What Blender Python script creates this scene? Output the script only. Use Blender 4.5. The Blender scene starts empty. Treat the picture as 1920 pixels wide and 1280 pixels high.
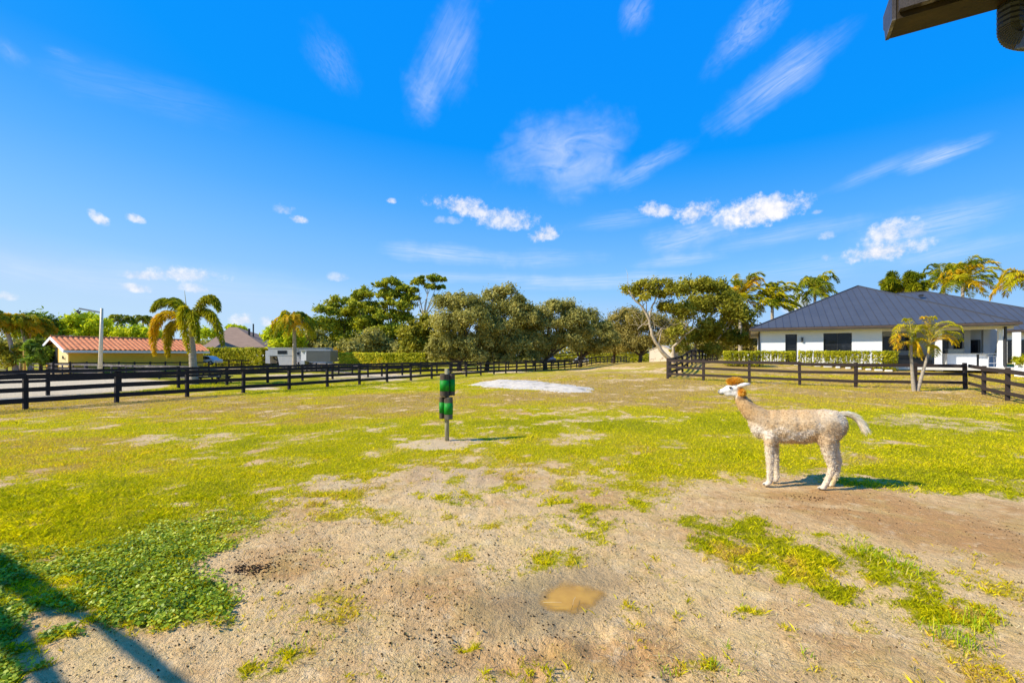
import bpy, bmesh, math, random
import numpy as np
from mathutils import Vector, Matrix
random.seed(7); rng = np.random.default_rng(7)
S = bpy.context.scene
R = math.radians
FP = 853.33; CX = 960.0; HY = 667.0; CH = 1.75     # focal length / principal column / horizon row of the 1920 px photo, eye height

# ------------------------------------------------------------------ camera
cam_d = bpy.data.cameras.new('camera'); cam = bpy.data.objects.new('camera', cam_d); S.collection.objects.link(cam)
cam.location = (0, 0, CH); cam.rotation_euler = (R(90), 0, 0)
cam_d.sensor_width = 36; cam_d.lens = 16; cam_d.shift_y = 27/1920.; cam_d.clip_start = .05; cam_d.clip_end = 6000
S.camera = cam
# ------------------------------------------------------------------ light
SUN = Vector((-.966, -.258, .85)).normalized()
EL = math.asin(SUN.z); AZ = math.atan2(SUN.x, SUN.y)
sd = bpy.data.lights.new('sun', 'SUN'); sd.energy = 4.9; sd.angle = R(.53); sd.color = (1, .93, .80)
so = bpy.data.objects.new('sun', sd); S.collection.objects.link(so)
so.rotation_euler = SUN.to_track_quat('Z', 'Y').to_euler(); so.location = (-20, -5, 20)
S.view_settings.view_transform = 'Standard'; S.view_settings.look = 'None'
S.view_settings.exposure = .45; S.view_settings.gamma = 1
S.render.film_transparent = False
S.cycles.max_bounces = 6; S.cycles.transparent_max_bounces = 4
W = bpy.data.worlds.new('World'); S.world = W; W.use_nodes = True
nt = W.node_tree; N = nt.nodes; L = nt.links; N.clear()

def pdir(px, py):
    return Vector(((px-CX)/FP, 1, (HY-py)/FP)).normalized()
class NB:                                    # tiny node-building helper
    def __init__(s, nt): s.nt = nt; s.N = nt.nodes; s.L = nt.links
    def new(s, t, **k):
        n = s.N.new(t)
        for a, b in k.items(): setattr(n, a, b)
        return n
    def put(s, sock, v):
        if isinstance(v, bpy.types.NodeSocket): s.L.new(v, sock)
        elif v is not None: sock.default_value = v
    def m(s, op, a, b=None, c=None, clamp=False):
        n = s.new('ShaderNodeMath', operation=op, use_clamp=clamp)
        s.put(n.inputs[0], a); s.put(n.inputs[1], b)
        if c is not None: s.put(n.inputs[2], c)
        return n.outputs[0]
    def v(s, op, a, b=None):
        n = s.new('ShaderNodeVectorMath', operation=op)
        s.put(n.inputs[0], a)
        if b is not None: s.put(n.inputs[1], b)
        return n.outputs['Value'] if op in ('DOT_PRODUCT', 'LENGTH') else n.outputs['Vector']
    def scale(s, a, f):
        n = s.new('ShaderNodeVectorMath', operation='SCALE'); s.put(n.inputs[0], a); s.put(n.inputs['Scale'], f); return n.outputs['Vector']
    def ss(s, x, a, b, lo=0., hi=1.):
        n = s.new('ShaderNodeMapRange', interpolation_type='SMOOTHSTEP')
        s.put(n.inputs['Value'], x); n.inputs['From Min'].default_value = a; n.inputs['From Max'].default_value = b
        n.inputs['To Min'].default_value = lo; n.inputs['To Max'].default_value = hi
        return n.outputs['Result']
    def noise(s, vec, scale=5, detail=4, rough=.55, dist=0., dim='3D'):
        n = s.new('ShaderNodeTexNoise', noise_dimensions=dim)
        s.put(n.inputs['Vector'], vec); n.inputs['Scale'].default_value = scale; n.inputs['Detail'].default_value = detail
        n.inputs['Roughness'].default_value = rough; n.inputs['Distortion'].default_value = dist
        return n.outputs['Fac']
    def mix(s, f, a, b, blend='MIX'):
        n = s.new('ShaderNodeMix', data_type='RGBA', blend_type=blend)
        s.put(n.inputs[0], f)
        for i, c in ((6, a), (7, b)):
            if isinstance(c, (tuple, list)): c = tuple(c)[:3]+(1,)
            s.put(n.inputs[i], c)
        return n.outputs[2]
    def comb(s, x, y, z):
        n = s.new('ShaderNodeCombineXYZ')
        for i, c in enumerate((x, y, z)): s.put(n.inputs[i], c)
        return n.outputs[0]
B = NB(nt)
sky = B.new('ShaderNodeTexSky', sky_type='NISHITA', sun_disc=False, sun_elevation=EL, sun_rotation=AZ, altitude=10, air_density=1.0, dust_density=.35, ozone_density=1.6)
tc = B.new('ShaderNodeTexCoord'); D = B.v('NORMALIZE', tc.outputs['Generated'])
sx = B.new('ShaderNodeSeparateColor'); L.new(sky.outputs[0], sx.inputs[0])
SKYG = ((.172, 1., -.245, .42), (.058, 1.5, .003, .60), (.62, .10, 0., .74))       # per channel gain / power / offset / ceiling (deep polarised blue)
cc = B.new('ShaderNodeCombineColor')
for i, (g, p, of, mx_) in enumerate(SKYG):
    L.new(B.m('MAXIMUM', B.m('MINIMUM', B.m('ADD', B.m('MULTIPLY', B.m('POWER', B.m('MAXIMUM', sx.outputs[i], 0.0001), p), g), of), mx_), .002), cc.inputs[i])
szp = B.new('ShaderNodeSeparateXYZ'); L.new(D, szp.inputs[0])
hr = B.new('ShaderNodeValToRGB'); L.new(B.m('ADD', szp.outputs[2], B.m('MULTIPLY', szp.outputs[0], .07)), hr.inputs[0])
for p_, c_ in ((0, (.40, .55, .70)), (.07, (.338, .503, .73)), (.14, (.20, .42, .735)), (.20, (.145, .385, .735)), (.29, (.068, .315, .735)), (.41, (.003, .235, .735)), (1., (.001, .19, .72))):
    q = hr.color_ramp.elements[0] if p_ == 0 else (hr.color_ramp.elements[-1] if p_ == 1 else hr.color_ramp.elements.new(p_)); q.position = p_; q.color = c_+(1,)
skycol = B.mix(.85, cc.outputs[0], hr.outputs[0])
def puff_axes(px, py, rx, ry, th):
    C = pdir(px, py); c, s = math.cos(R(th)), math.sin(R(th))
    def ax(dx, dy):
        d = pdir(px+dx, py-dy); w = d/d.dot(C)-C
        return w/w.length_squared
    return C, ax(rx*c, rx*s), ax(-ry*s, ry*c)
def uv(px, py, rx, ry, th):
    C, A, Bx = puff_axes(px, py, rx, ry, th)
    dc = B.v('DOT_PRODUCT', D, tuple(C)); w = B.scale(D, B.m('DIVIDE', 1., B.m('MAXIMUM', dc, .05)))
    return B.v('DOT_PRODUCT', w, tuple(A)), B.v('DOT_PRODUCT', w, tuple(Bx)), B.m('GREATER_THAN', dc, .3)
cirrus = [ # px, py, rx, ry, angle, strength, noise freq along, across
 (840, 105, 150, 52, 52, .46, 1.2, 3.2), (800, 185, 70, 30, 80, .30, 3.5, 1.2), (635, 130, 75, 30, -62, .16, 3.5, 5), (1190, 28, 52, 28, 58, .36, 1.5, 3),
 (1390, 62, 115, 34, 33, .46, 3.4, 3.6), (1445, 160, 150, 34, 27, .55, 1.0, 4.2), (1545, 95, 90, 22, 30, .18, 1.2, 4),
 (1062, 288, 125, 68, 8, .66, 1.3, 1.7), (1225, 306, 82, 24, 20, .48, 1.2, 2.6), (1770, 292, 115, 17, 14, .78, .8, 2.6),
 (1640, 322, 130, 14, 18, .32, .9, 3), (1760, 415, 260, 34, 9, .42, 1.6, 5.5), (1300, 440, 105, 26, 9, .62, 1.1, 2.2),
 (1480, 440, 260, 16, 5, .36, 1.2, 3), (1280, 487, 90, 10, 2, .45, 1, 3), (830, 476, 150, 17, -3, .58, 1.2, 3), (1150, 415, 120, 13, 4, .26, 1.2, 3),
 (870, 520, 190, 9, 0, .42, 1.4, 3), (1110, 528, 200, 13, 0, .55, 1.3, 3), (1800, 470, 190, 16, 12, .34, 1.2, 3), (15, 95, 36, 46, 80, .30, 1.5, 2), (340, 530, 330, 34, 0, .20, 1.6, 3),
 (60, 505, 160, 26, -18, .26, 1.1, 4), (1500, 510, 300, 30, 3, .22, 1.5, 4), (1040, 485, 110, 16, 0, .30, 1.3, 3), (110, 100, 40, 12, 0, .12, 1.5, 3), (220, 160, 180, 40, 5, .10, 1.5, 3)]
warp = B.noise(D, 6, 5, .62)
tot = None
for k, (px, py, rx, ry, th, st, fa, fc) in enumerate(cirrus):
    u, v, ok = uv(px, py, rx*1.15, ry*1.4, th)
    r = B.m('SQRT', B.m('ADD', B.m('MULTIPLY', u, u), B.m('MULTIPLY', v, v)))
    r = B.m('ADD', r, B.m('MULTIPLY', B.m('SUBTRACT', warp, .5), 2.0))
    fall = B.ss(r, 1.05, 0.)
    nz = B.noise(B.comb(B.m('MULTIPLY', u, fa), B.m('MULTIPLY', v, fc), k*3.7), 1.35, 5, .55, 1.2)
    d = B.m('MULTIPLY', B.m('MULTIPLY', fall, B.ss(nz, .05, .85)), B.m('MULTIPLY', ok, st*.85))
    tot = d if tot is None else B.m('ADD', tot, B.m('MULTIPLY', d, B.m('SUBTRACT', 1., tot)))
skycol = B.mix(B.m('MINIMUM', tot, 1.), skycol, (.64, .69, .80))
cumulus = [ # px, py, rx, ry, angle, opacity
 (1425, 399, 92, 32, 3, 1), (1305, 400, 44, 21, 8, .9), (1232, 396, 34, 16, -14, .85), (878, 393, 72, 21, -10, .82), (945, 414, 62, 24, -4, .8),
 (1022, 440, 29, 17, 10, .9), (1655, 474, 95, 22, 2, 1), (1668, 440, 44, 27, 0, .85), (1712, 436, 40, 15, 8, .5), (1553, 485, 14, 9, 0, .8), (1550, 443, 18, 10, 0, .5),
 (188, 413, 11, 21, 30, .85), (253, 410, 18, 10, -10, .8), (530, 393, 20, 12, 10, .45), (560, 413, 16, 8, 0, .85), (733, 377, 9, 7, 0, .85), (272, 518, 44, 11, 2, .85),
 (352, 517, 66, 16, 2, .75), (254, 541, 31, 10, 0, .8), (362, 541, 26, 11, 0, .6), (635, 521, 28, 10, 6, .45), (458, 603, 25, 13, 5, .9), (505, 605, 26, 12, 0, .7), (1497, 570, 32, 26, 0, .75), (12, 557, 22, 9, 0, .5), (840, 414, 26, 9, 0, .35), (1532, 398, 12, 6, 0, .5)]
cn = B.noise(D, 34, 6, .62); cn2 = B.noise(D, 90, 4, .6)
cw = B.m('ADD', B.m('MULTIPLY', B.m('SUBTRACT', cn, .5), 2.9), B.m('MULTIPLY', B.m('SUBTRACT', cn2, .5), 1.1))
tc_, low = None, None
for (px, py, rx, ry, th, st) in cumulus:
    u, v, ok = uv(px, py, rx*1.2, ry*1.25, th)
    v2 = B.m('MULTIPLY', v, B.m('ADD', B.m('MULTIPLY', B.m('LESS_THAN', v, -.1), .45), 1.))     # flatter base
    q = B.m('SUBTRACT', .74, B.m('ADD', B.m('MULTIPLY', u, u), B.m('MULTIPLY', v2, v2)))
    d = B.m('MULTIPLY', B.ss(B.m('ADD', q, cw), -.2, 1.05), B.m('MULTIPLY', ok, st))
    tc_ = d if tc_ is None else B.m('MAXIMUM', tc_, d)
shade = B.ss(B.m('ADD', cn, B.m('MULTIPLY', cn2, .4)), .45, .95)
skycol = B.mix(B.m('MULTIPLY', tc_, .96), skycol, B.mix(shade, (.52, .55, .66), (.78, .76, .76)))
bg = B.new('ShaderNodeBackground'); L.new(skycol, bg.inputs[0]); bg.inputs[1].default_value = 1.0
L.new(bg.outputs[0], B.new('ShaderNodeOutputWorld').inputs[0])
W.cycles.sampling_method = 'MANUAL'; W.cycles.sample_map_resolution = 512

# ------------------------------------------------------------------ numeric helpers
def sstep(a, b, x):
    t = np.clip((np.asarray(x, float)-a)/(b-a), 0, 1); return t*t*(3-2*t)
def vnoise(x, y, seed=0.):
    xi = np.floor(x); yi = np.floor(y); fx = x-xi; fy = y-yi
    fx = fx*fx*(3-2*fx); fy = fy*fy*(3-2*fy)
    def h(a, b):
        q = np.sin(a*127.1+b*311.7+seed*74.7)*43758.5453; return q-np.floor(q)
    return (h(xi, yi)*(1-fx)+h(xi+1, yi)*fx)*(1-fy)+(h(xi, yi+1)*(1-fx)+h(xi+1, yi+1)*fx)*fy
def fbm(x, y, sc, oc=4, seed=0., rough=.5):
    x = np.asarray(x, float)*sc; y = np.asarray(y, float)*sc; a = 1.; s = 0.; t = 0.
    for k in range(oc):
        s = s+a*vnoise(x+k*17.3, y-k*9.1, seed+k); t += a; a *= rough; x = x*2.03; y = y*2.03
    return s/t
def T(x, y):
    x = np.asarray(x, float); y = np.asarray(y, float)
    g = np.interp(y, [9, 16, 18.4, 20.5, 22.6, 26, 31, 36, 60], [0, .13, .175, .25, .32, .45, .60, .62, .62])
    d = (x+23.45-.503*y)*.893
    z = g*sstep(1, 15, d)
    z = z+.50*sstep(30.5, 35, y)*sstep(8, 15, x)*sstep(120, 80, y)
    return z
def Tz(x, y): return float(T(x, y))
def P(px, py, Y): return Vector(((px-CX)*Y/FP, Y, CH-(py-HY)*Y/FP))
def Gp(px, py):                                # point where the photo ray meets the ground
    lo, hi = 1., 1.
    f = lambda Y: CH-(py-HY)*Y/FP-Tz((px-CX)*Y/FP, Y)
    Y = 1.5
    while Y < 400 and f(Y) > 0: Y *= 1.02
    lo, hi = Y/1.02, Y
    for _ in range(30):
        m = (lo+hi)/2
        if f(m) > 0: lo = m
        else: hi = m
    return Vector(((px-CX)*hi/FP, hi, Tz((px-CX)*hi/FP, hi)))
def Wg(px, Y):
    X = (px-CX)*Y/FP; return Vector((X, Y, Tz(X, Y)))

# ------------------------------------------------------------------ materials
def newmat(name):
    m = bpy.data.materials.new(name); m.use_nodes = True; m.node_tree.nodes.clear(); return m, NB(m.node_tree)
def finish(b, shader):
    o = b.new('ShaderNodeOutputMaterial'); b.L.new(shader, o.inputs[0])
def bump(b, h, strength, dist):
    n = b.new('ShaderNodeBump'); b.put(n.inputs['Height'], h); n.inputs['Strength'].default_value = strength; n.inputs['Distance'].default_value = dist
    return n.outputs[0]
def surf(name, c1, c2=None, rough=.8, scale=6, spec=.3, bs=.0, bd=.01, metal=0., stretch=None, alt=None):
    """procedural surface: two tones mixed by noise, fine bump"""
    m, b = newmat(name); tc = b.new('ShaderNodeTexCoord'); v = tc.outputs['Object']
    if stretch: v = b.v('MULTIPLY', v, stretch)
    c2 = c2 or tuple(x*.72 for x in c1)
    n = b.noise(v, scale, 5, .62); n2 = b.noise(v, scale*9, 3, .6)
    f = b.ss(b.m('ADD', b.m('MULTIPLY', n, .7), b.m('MULTIPLY', n2, .3)), .3, .7)
    col = b.mix(f, c1, c2)
    if alt: col = b.mix(b.ss(b.noise(v, scale*.35, 4, .6), .55, .68, 0, .8), col, alt)
    p = b.new('ShaderNodeBsdfPrincipled'); b.put(p.inputs['Base Color'], col); p.inputs['Roughness'].default_value = rough
    p.inputs['Specular IOR Level'].default_value = spec; p.inputs['Metallic'].default_value = metal
    if bs: b.L.new(bump(b, b.m('ADD', n, n2), bs, bd), p.inputs['Normal'])
    finish(b, p.outputs[0]); return m
def leafmat(name, cols, trans=.35, rough=.65, clump=.6, gain=2.6):
    """leaf colour varies leaf to leaf ('rnd') and softly from bough to bough"""
    cols = [tuple(min(c_*gain*w_, .8) for c_, w_ in zip(c, (1.1, 1., .75))) for c in cols]
    m, b = newmat(name); at = b.new('ShaderNodeAttribute', attribute_name='rnd'); tc = b.new('ShaderNodeTexCoord')
    n = b.noise(tc.outputs['Object'], clump, 3, .6)
    f = b.m('ADD', b.m('MULTIPLY', at.outputs['Fac'], .65), b.m('MULTIPLY', b.ss(n, .3, .7), .35))
    cr = b.new('ShaderNodeValToRGB'); b.put(cr.inputs[0], f); e = cr.color_ramp.elements
    while len(e) < len(cols): e.new(.5)
    for i, c in enumerate(cols): e[i].position = i/(len(cols)-1); e[i].color = tuple(c)+(1,)
    p = b.new('ShaderNodeBsdfPrincipled'); b.put(p.inputs['Base Color'], cr.outputs[0]); p.inputs['Roughness'].default_value = rough; p.inputs['Specular IOR Level'].default_value = .08
    t = b.new('ShaderNodeBsdfTranslucent'); b.put(t.inputs[0], b.mix(1., cr.outputs[0], (1.3, 1.25, .6), 'MULTIPLY'))
    mx = b.new('ShaderNodeMixShader'); mx.inputs[0].default_value = trans
    b.L.new(p.outputs[0], mx.inputs[1]); b.L.new(t.outputs[0], mx.inputs[2]); finish(b, mx.outputs[0]); return m
def colmat(name, trans=.0, rough=.7, spec=.25, bs=0, bscale=60, bd=.004):
    """colour comes from the mesh's own 'col' attribute"""
    m, b = newmat(name); at = b.new('ShaderNodeAttribute', attribute_name='col'); tc = b.new('ShaderNodeTexCoord')
    n = b.noise(tc.outputs['Object'], bscale, 4, .65)
    col = b.mix(b.ss(n, .25, .75, 0, .35), at.outputs['Color'], b.mix(1., at.outputs['Color'], (.62, .58, .52), 'MULTIPLY'))
    p = b.new('ShaderNodeBsdfPrincipled'); b.put(p.inputs['Base Color'], col); p.inputs['Roughness'].default_value = rough; p.inputs['Specular IOR Level'].default_value = spec
    if bs: b.L.new(bump(b, n, bs, bd), p.inputs['Normal'])
    sh = p.outputs[0]
    if trans:
        t = b.new('ShaderNodeBsdfTranslucent'); b.put(t.inputs[0], b.mix(1., at.outputs['Color'], (1.4, 1.4, .6), 'MULTIPLY'))
        mx = b.new('ShaderNodeMixShader'); mx.inputs[0].default_value = trans; b.L.new(sh, mx.inputs[1]); b.L.new(t.outputs[0], mx.inputs[2]); sh = mx.outputs[0]
    finish(b, sh); return m
def glass(name, tint=(.010, .011, .013), rough=.04):
    m, b = newmat(name); tc = b.new('ShaderNodeTexCoord')
    n = b.noise(tc.outputs['Object'], 1.1, 4, .6)
    p = b.new('ShaderNodeBsdfPrincipled'); b.put(p.inputs['Base Color'], b.mix(b.ss(n, .5, .75), tint, tuple(x*4 for x in tint))); p.inputs['Roughness'].default_value = rough
    p.inputs['Specular IOR Level'].default_value = .3
    finish(b, p.outputs[0]); return m

M = {}
M['fence'] = surf('black_board', (.014, .010, .009), (.028, .021, .019), .72, 9, .28, .4, .004, stretch=(1, 1, 3))
M['fence_brown'] = surf('brown_black_board', (.030, .019, .015), (.055, .038, .031), .75, 9, .3, .4, .004, stretch=(1, 1, 3))
M['fence_grey'] = surf('grey_board', (.16, .14, .14), (.07, .06, .058), .85, 4, .25, .4, .004, alt=(.24, .21, .19))  # sun glare on the flat fence tops is put into this grey
M['white_wall'] = surf('white_render', (.80, .80, .79), (.76, .76, .75), .85, 3, .2, .25, .004)
M['soffit'] = surf('grey_soffit', (.42, .40, .36), (.38, .36, .33), .8, 3)
M['porch_wall'] = surf('shaded_white_render', (.42, .44, .47), (.38, .40, .43), .85, 3)  # white render darkened: porch shade put into wall and column colour
M['gutter'] = surf('bronze_gutter', (.10, .068, .048), (.07, .048, .036), .45, 3, .5)
M['dark_metal'] = surf('dark_metal', (.02, .02, .022), (.035, .034, .036), .4, 6, .5)
M['glass'] = glass('dark_glass')
M['yellow'] = surf('yellow_paint', (.80, .46, .05), (.72, .41, .045), .8, 2, .1, .2, .004, alt=(.64, .36, .04))
M['yellow_pale'] = surf('pale_sunlit_yellow', (.78, .62, .30), (.74, .58, .27), .8, 2)  # shed door yellow; on the barn gable, sunlight put into the colour
M['cream'] = surf('cream_trim', (.74, .70, .62), (.66, .61, .53), .8, 4)
M['yellow_post'] = surf('yellow_post_paint', (.70, .42, .09), (.60, .34, .07), .7, 3)
M['bark'] = surf('grey_bark', (.16, .125, .095), (.08, .06, .045), .95, 5, .1, .8, .03, stretch=(1, 1, .3))
M['bark_pale'] = surf('pale_bark', (.58, .48, .34), (.34, .26, .17), .9, 4, .1, .6, .02)
M['palm_trunk'] = surf('ringed_palm_trunk', (.52, .44, .33), (.32, .26, .18), .9, 5, .1, .9, .02, stretch=(.4, .4, 5))
M['crownshaft'] = surf('crownshaft', (.34, .36, .05), (.50, .32, .05), .5, 4, .3)
M['wood_grey'] = surf('weathered_wood', (.27, .23, .15), (.11, .09, .065), .9, 10, .1, .8, .006, stretch=(1, 1, .15), alt=(.38, .37, .24))
M['log_bark'] = surf('dark_log', (.13, .10, .07), (.055, .042, .03), .9, 10, .1, .9, .008, stretch=(1, 1, .15), alt=(.22, .20, .13))
M['green_paint'] = surf('green_paint', (.003, .28, .010), (.003, .17, .007), .6, 14, .3, .3, .003, stretch=(1, 1, .3))
M['mud_water'] = None
M['stone'] = surf('painted_block', (.60, .52, .40), (.52, .44, .33), .9, 2, .15, .5, .01)
M['white_gloss'] = surf('white_gloss_paint', (.52, .52, .53), (.44, .44, .45), .25, 2, .5)
M['grey_panel'] = surf('grey_panel', (.125, .125, .11), (.10, .10, .088), .4, 1.5, .4)
M['tyre'] = surf('tyre_rubber', (.012, .012, .012), (.02, .02, .02), .8, 20)
M['green_plastic'] = surf('green_plastic', (.01, .20, .12), (.01, .15, .09), .4, 6)
M['brown_wood'] = surf('brown_wood', (.20, .09, .04), (.13, .06, .03), .8, 8)
M['pole_grey'] = surf('galvanised_pole', (.80, .68, .44), (.62, .52, .34), .5, 6, .4)
M['steel'] = surf('brushed_steel', (.32, .33, .33), (.22, .23, .23), .35, 8, .5, metal=.6)
M['shrub_stem'] = M['bark']

# ------------------------------------------------------------------ object helpers
COL = S.collection
def tag(o, label=None, cat=None, group=None, kind=None):
    if label: o['label'] = label
    if cat: o['category'] = cat
    if group: o['group'] = group
    if kind: o['kind'] = kind
    return o
def thing(name, label, cat, loc=(0, 0, 0), group=None):
    o = bpy.data.objects.new(name, None); COL.objects.link(o); o.location = loc; o.empty_display_size = .3
    return tag(o, label, cat, group)
class MB:
    def __init__(s): s.v = []; s.f = []; s.mi = []
    def add(s, vs, fs, mi=0):
        o = len(s.v); s.v += [tuple(v) for v in vs]; s.f += [tuple(i+o for i in f) for f in fs]; s.mi += [mi]*len(fs); return s
    def obox(s, c, ax, ay, az, mi=0):
        """box by centre and three half-axis vectors"""
        c, ax, ay, az = map(Vector, (c, ax, ay, az)); vs = []
        for k in (-1, 1):
            for j in (-1, 1):
                for i in (-1, 1): vs.append(c+ax*i+ay*j+az*k)
        fs = [(0, 2, 3, 1), (4, 5, 7, 6), (0, 1, 5, 4), (2, 6, 7, 3), (0, 4, 6, 2), (1, 3, 7, 5)]
        if ax.cross(ay).dot(az) < 0: fs = [f[::-1] for f in fs]
        return s.add(vs, fs, mi)
    def box(s, x0, y0, z0, x1, y1, z1, mi=0):
        return s.obox(((x0+x1)/2, (y0+y1)/2, (z0+z1)/2), ((x1-x0)/2, 0, 0), (0, (y1-y0)/2, 0), (0, 0, (z1-z0)/2), mi)
    def bar(s, p, q, w, h, up=(0, 0, 1), mi=0):
        p, q = Vector(p), Vector(q); d = q-p; sd = d.cross(Vector(up)).normalized(); u = sd.cross(d).normalized()
        return s.obox((p+q)/2, d/2, sd*w/2, u*h/2, mi)
    def tube(s, pts, rad, n=8, cap=True, mi=0, jit=0.):
        pts = [Vector(p) for p in pts]; 
        if not hasattr(rad, '__len__'): rad = [rad]*len(pts)
        vs = []; fs = []; ref = Vector((.3, .9, .1)).normalized()
        for i, p in enumerate(pts):
            t = (pts[min(i+1, len(pts)-1)]-pts[max(i-1, 0)]).normalized()
            a = t.cross(ref)
            if a.length < .05: a = t.cross(Vector((1, 0, 0)))
            a.normalize(); b_ = t.cross(a).normalized(); ref = b_.cross(t) if False else ref
            for k in range(n):
                th = 2*math.pi*k/n; rr = rad[i]*(1+random.uniform(-jit, jit))
                vs.append(p+(a*math.cos(th)+b_*math.sin(th))*rr)
        for i in range(len(pts)-1):
            for k in range(n):
                k2 = (k+1) % n; fs.append((i*n+k, i*n+k2, (i+1)*n+k2, (i+1)*n+k))
        if cap: fs.append(tuple(range(n))[::-1]); fs.append(tuple((len(pts)-1)*n+k for k in range(n)))
        return s.add(vs, fs, mi)
    def prism(s, poly, vec, mi=0):
        vec = Vector(vec); n = len(poly); vs = [Vector(p) for p in poly]+[Vector(p)+vec for p in poly]
        fs = [tuple(range(n))[::-1], tuple(range(n, 2*n))]+[(i, (i+1) % n, n+(i+1) % n, n+i) for i in range(n)]
        return s.add(vs, fs, mi)
    def build(s, name, mat, parent=None, smooth=False, origin=None):
        me = bpy.data.meshes.new(name); off = Vector(origin) if origin is not None else (Vector(parent.location) if parent else Vector((0, 0, 0)))
        me.from_pydata([tuple(Vector(v)-off) for v in s.v], [], s.f); me.validate()
        for m_ in (mat if isinstance(mat, (list, tuple)) else [mat]): me.materials.append(m_)
        if len(s.mi) == len(me.polygons): me.polygons.foreach_set('material_index', s.mi)
        if smooth: me.polygons.foreach_set('use_smooth', [True]*len(me.polygons))
        me.update(); o = bpy.data.objects.new(name, me); COL.objects.link(o)
        bm = bmesh.new(); bm.from_mesh(me); bmesh.ops.recalc_face_normals(bm, faces=bm.faces); bm.to_mesh(me); bm.free()
        if parent: o.parent = parent
        elif origin is not None: o.location = off
        return o
def npmesh(name, verts, faces, mat, parent=None, attrs=None, smooth=False, origin=None):
    """verts (N,3); faces (M,k) ints; attrs {name: (N,) float or (N,4) colour}"""
    verts = np.asarray(verts, np.float64); faces = np.asarray(faces, np.int64)
    off = np.array(origin if origin is not None else (parent.location if parent else (0, 0, 0)), float)
    me = bpy.data.meshes.new(name); k = faces.shape[1]
    me.vertices.add(len(verts)); me.vertices.foreach_set('co', (verts-off).astype(np.float32).ravel())
    me.loops.add(faces.size); me.loops.foreach_set('vertex_index', faces.astype(np.int32).ravel())
    me.polygons.add(len(faces)); me.polygons.foreach_set('loop_start', np.arange(0, faces.size, k, dtype=np.int32))
    if smooth: me.polygons.foreach_set('use_smooth', np.ones(len(faces), bool))
    me.update(calc_edges=True)
    for a, val in (attrs or {}).items():
        val = np.asarray(val, np.float32)
        if val.ndim == 1: t = me.attributes.new(a, 'FLOAT', 'POINT'); t.data.foreach_set('value', val)
        else:
            if val.shape[1] == 3: val = np.c_[val, np.ones(len(val), np.float32)]
            t = me.attributes.new(a, 'FLOAT_COLOR', 'POINT'); t.data.foreach_set('color', val.astype(np.float32).ravel())
    me.materials.append(mat)
    o = bpy.data.objects.new(name, me); COL.objects.link(o)
    if parent: o.parent = parent
    elif origin is not None: o.location = tuple(off)
    return o
def unit(a): return a/np.maximum(np.linalg.norm(a, axis=-1, keepdims=True), 1e-9)
def quads(c, n, s, asp=1.6):
    """leaf cards: centre c (N,3), normal n, half size s (N,), pointed-oval outline (4 verts, diamond) """
    N_ = len(c); t = unit(np.cross(n, rng.normal(size=(N_, 3)))); b = np.cross(n, t)
    s = s[:, None]; v = np.stack([c-t*s*asp, c+b*s*.62-t*s*.15, c+t*s*asp, c-b*s*.62-t*s*.15], 1).reshape(-1, 3)
    return v, np.arange(N_*4).reshape(-1, 4)

# ------------------------------------------------------------------ ground masks (regions traced on the photo, fixed on the ground)
def pix(x, y, z=0.):
    yy = np.maximum(y, .6); return CX+FP*x/yy, HY+FP*(CH-z)/yy
def sdf(poly, px, py):
    d = np.full(px.shape, 1e9); ins = np.zeros(px.shape, bool); n = len(poly)
    for i in range(n):
        ax, ay = poly[i]; bx, by = poly[(i+1) % n]; ex, ey = bx-ax, by-ay
        t = np.clip(((px-ax)*ex+(py-ay)*ey)/(ex*ex+ey*ey), 0, 1)
        d = np.minimum(d, np.hypot(px-ax-t*ex, py-ay-t*ey))
        c = ((ay > py) != (by > py)); xin = np.where(c, ex*(py-ay)/(ey if abs(ey) > 1e-9 else 1e-9)+ax, -1e9)
        ins ^= c & (px < xin)
    return np.where(ins, d, -d)
def ell(px, py, e):
    x, y, rx, ry = e[:4]; th = R(e[4]) if len(e) > 4 else 0; dx, dy = px-x, py-y
    u = (dx*math.cos(th)+dy*math.sin(th))/rx; v = (-dx*math.sin(th)+dy*math.cos(th))/ry
    return 1-np.sqrt(u*u+v*v)
d_ = Vector((.449, .8935)); a0 = Vector((-15.96, 14.93))
SOIL = [(350, 1045), (362, 1015), (430, 985), (480, 950), (560, 915), (650, 893), (740, 880), (900, 874), (1060, 885), (1200, 905), (1330, 915), (1440, 893), (1540, 905), (1640, 925), (1800, 942), (1990, 948), (2600, 1100), (2600, 2600), (-1200, 2600), (-1200, 1700), (40, 1290), (150, 1225), (95, 1180), (110, 1140), (215, 1150), (250, 1200), (330, 1185), (425, 1150), (440, 1112), (385, 1085)]
CLOVER = [(-400, 1000), (60, 1035), (200, 1015), (330, 968), (440, 962), (470, 968), (430, 1000), (365, 1040), (395, 1085), (440, 1112), (425, 1150), (330, 1180), (250, 1195), (215, 1150), (110, 1140), (-400, 1500)]
CLOV2 = [(5, 1185, 75, 28), (20, 1270, 65, 40), (-120, 1250, 200, 120), (150, 1200, 60, 18), (120, 1250, 30, 14)]
GPATCH = [(1275, 985), (1340, 948), (1420, 965), (1480, 998), (1560, 1005), (1640, 1010), (1720, 1045), (1745, 1078), (1800, 1110), (1850, 1150), (1905, 1185), (1880, 1205), (1830, 1232), (1765, 1212), (1680, 1160), (1600, 1125), (1510, 1132), (1455, 1092), (1395, 1068), (1290, 1042)]
TRACK = [(1270, 945), (1360, 905), (1460, 898), (1560, 912), (1700, 930), (1990, 940), (2200, 1010), (2200, 1130), (1920, 1058), (1720, 1022), (1500, 985), (1380, 962)]
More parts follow.
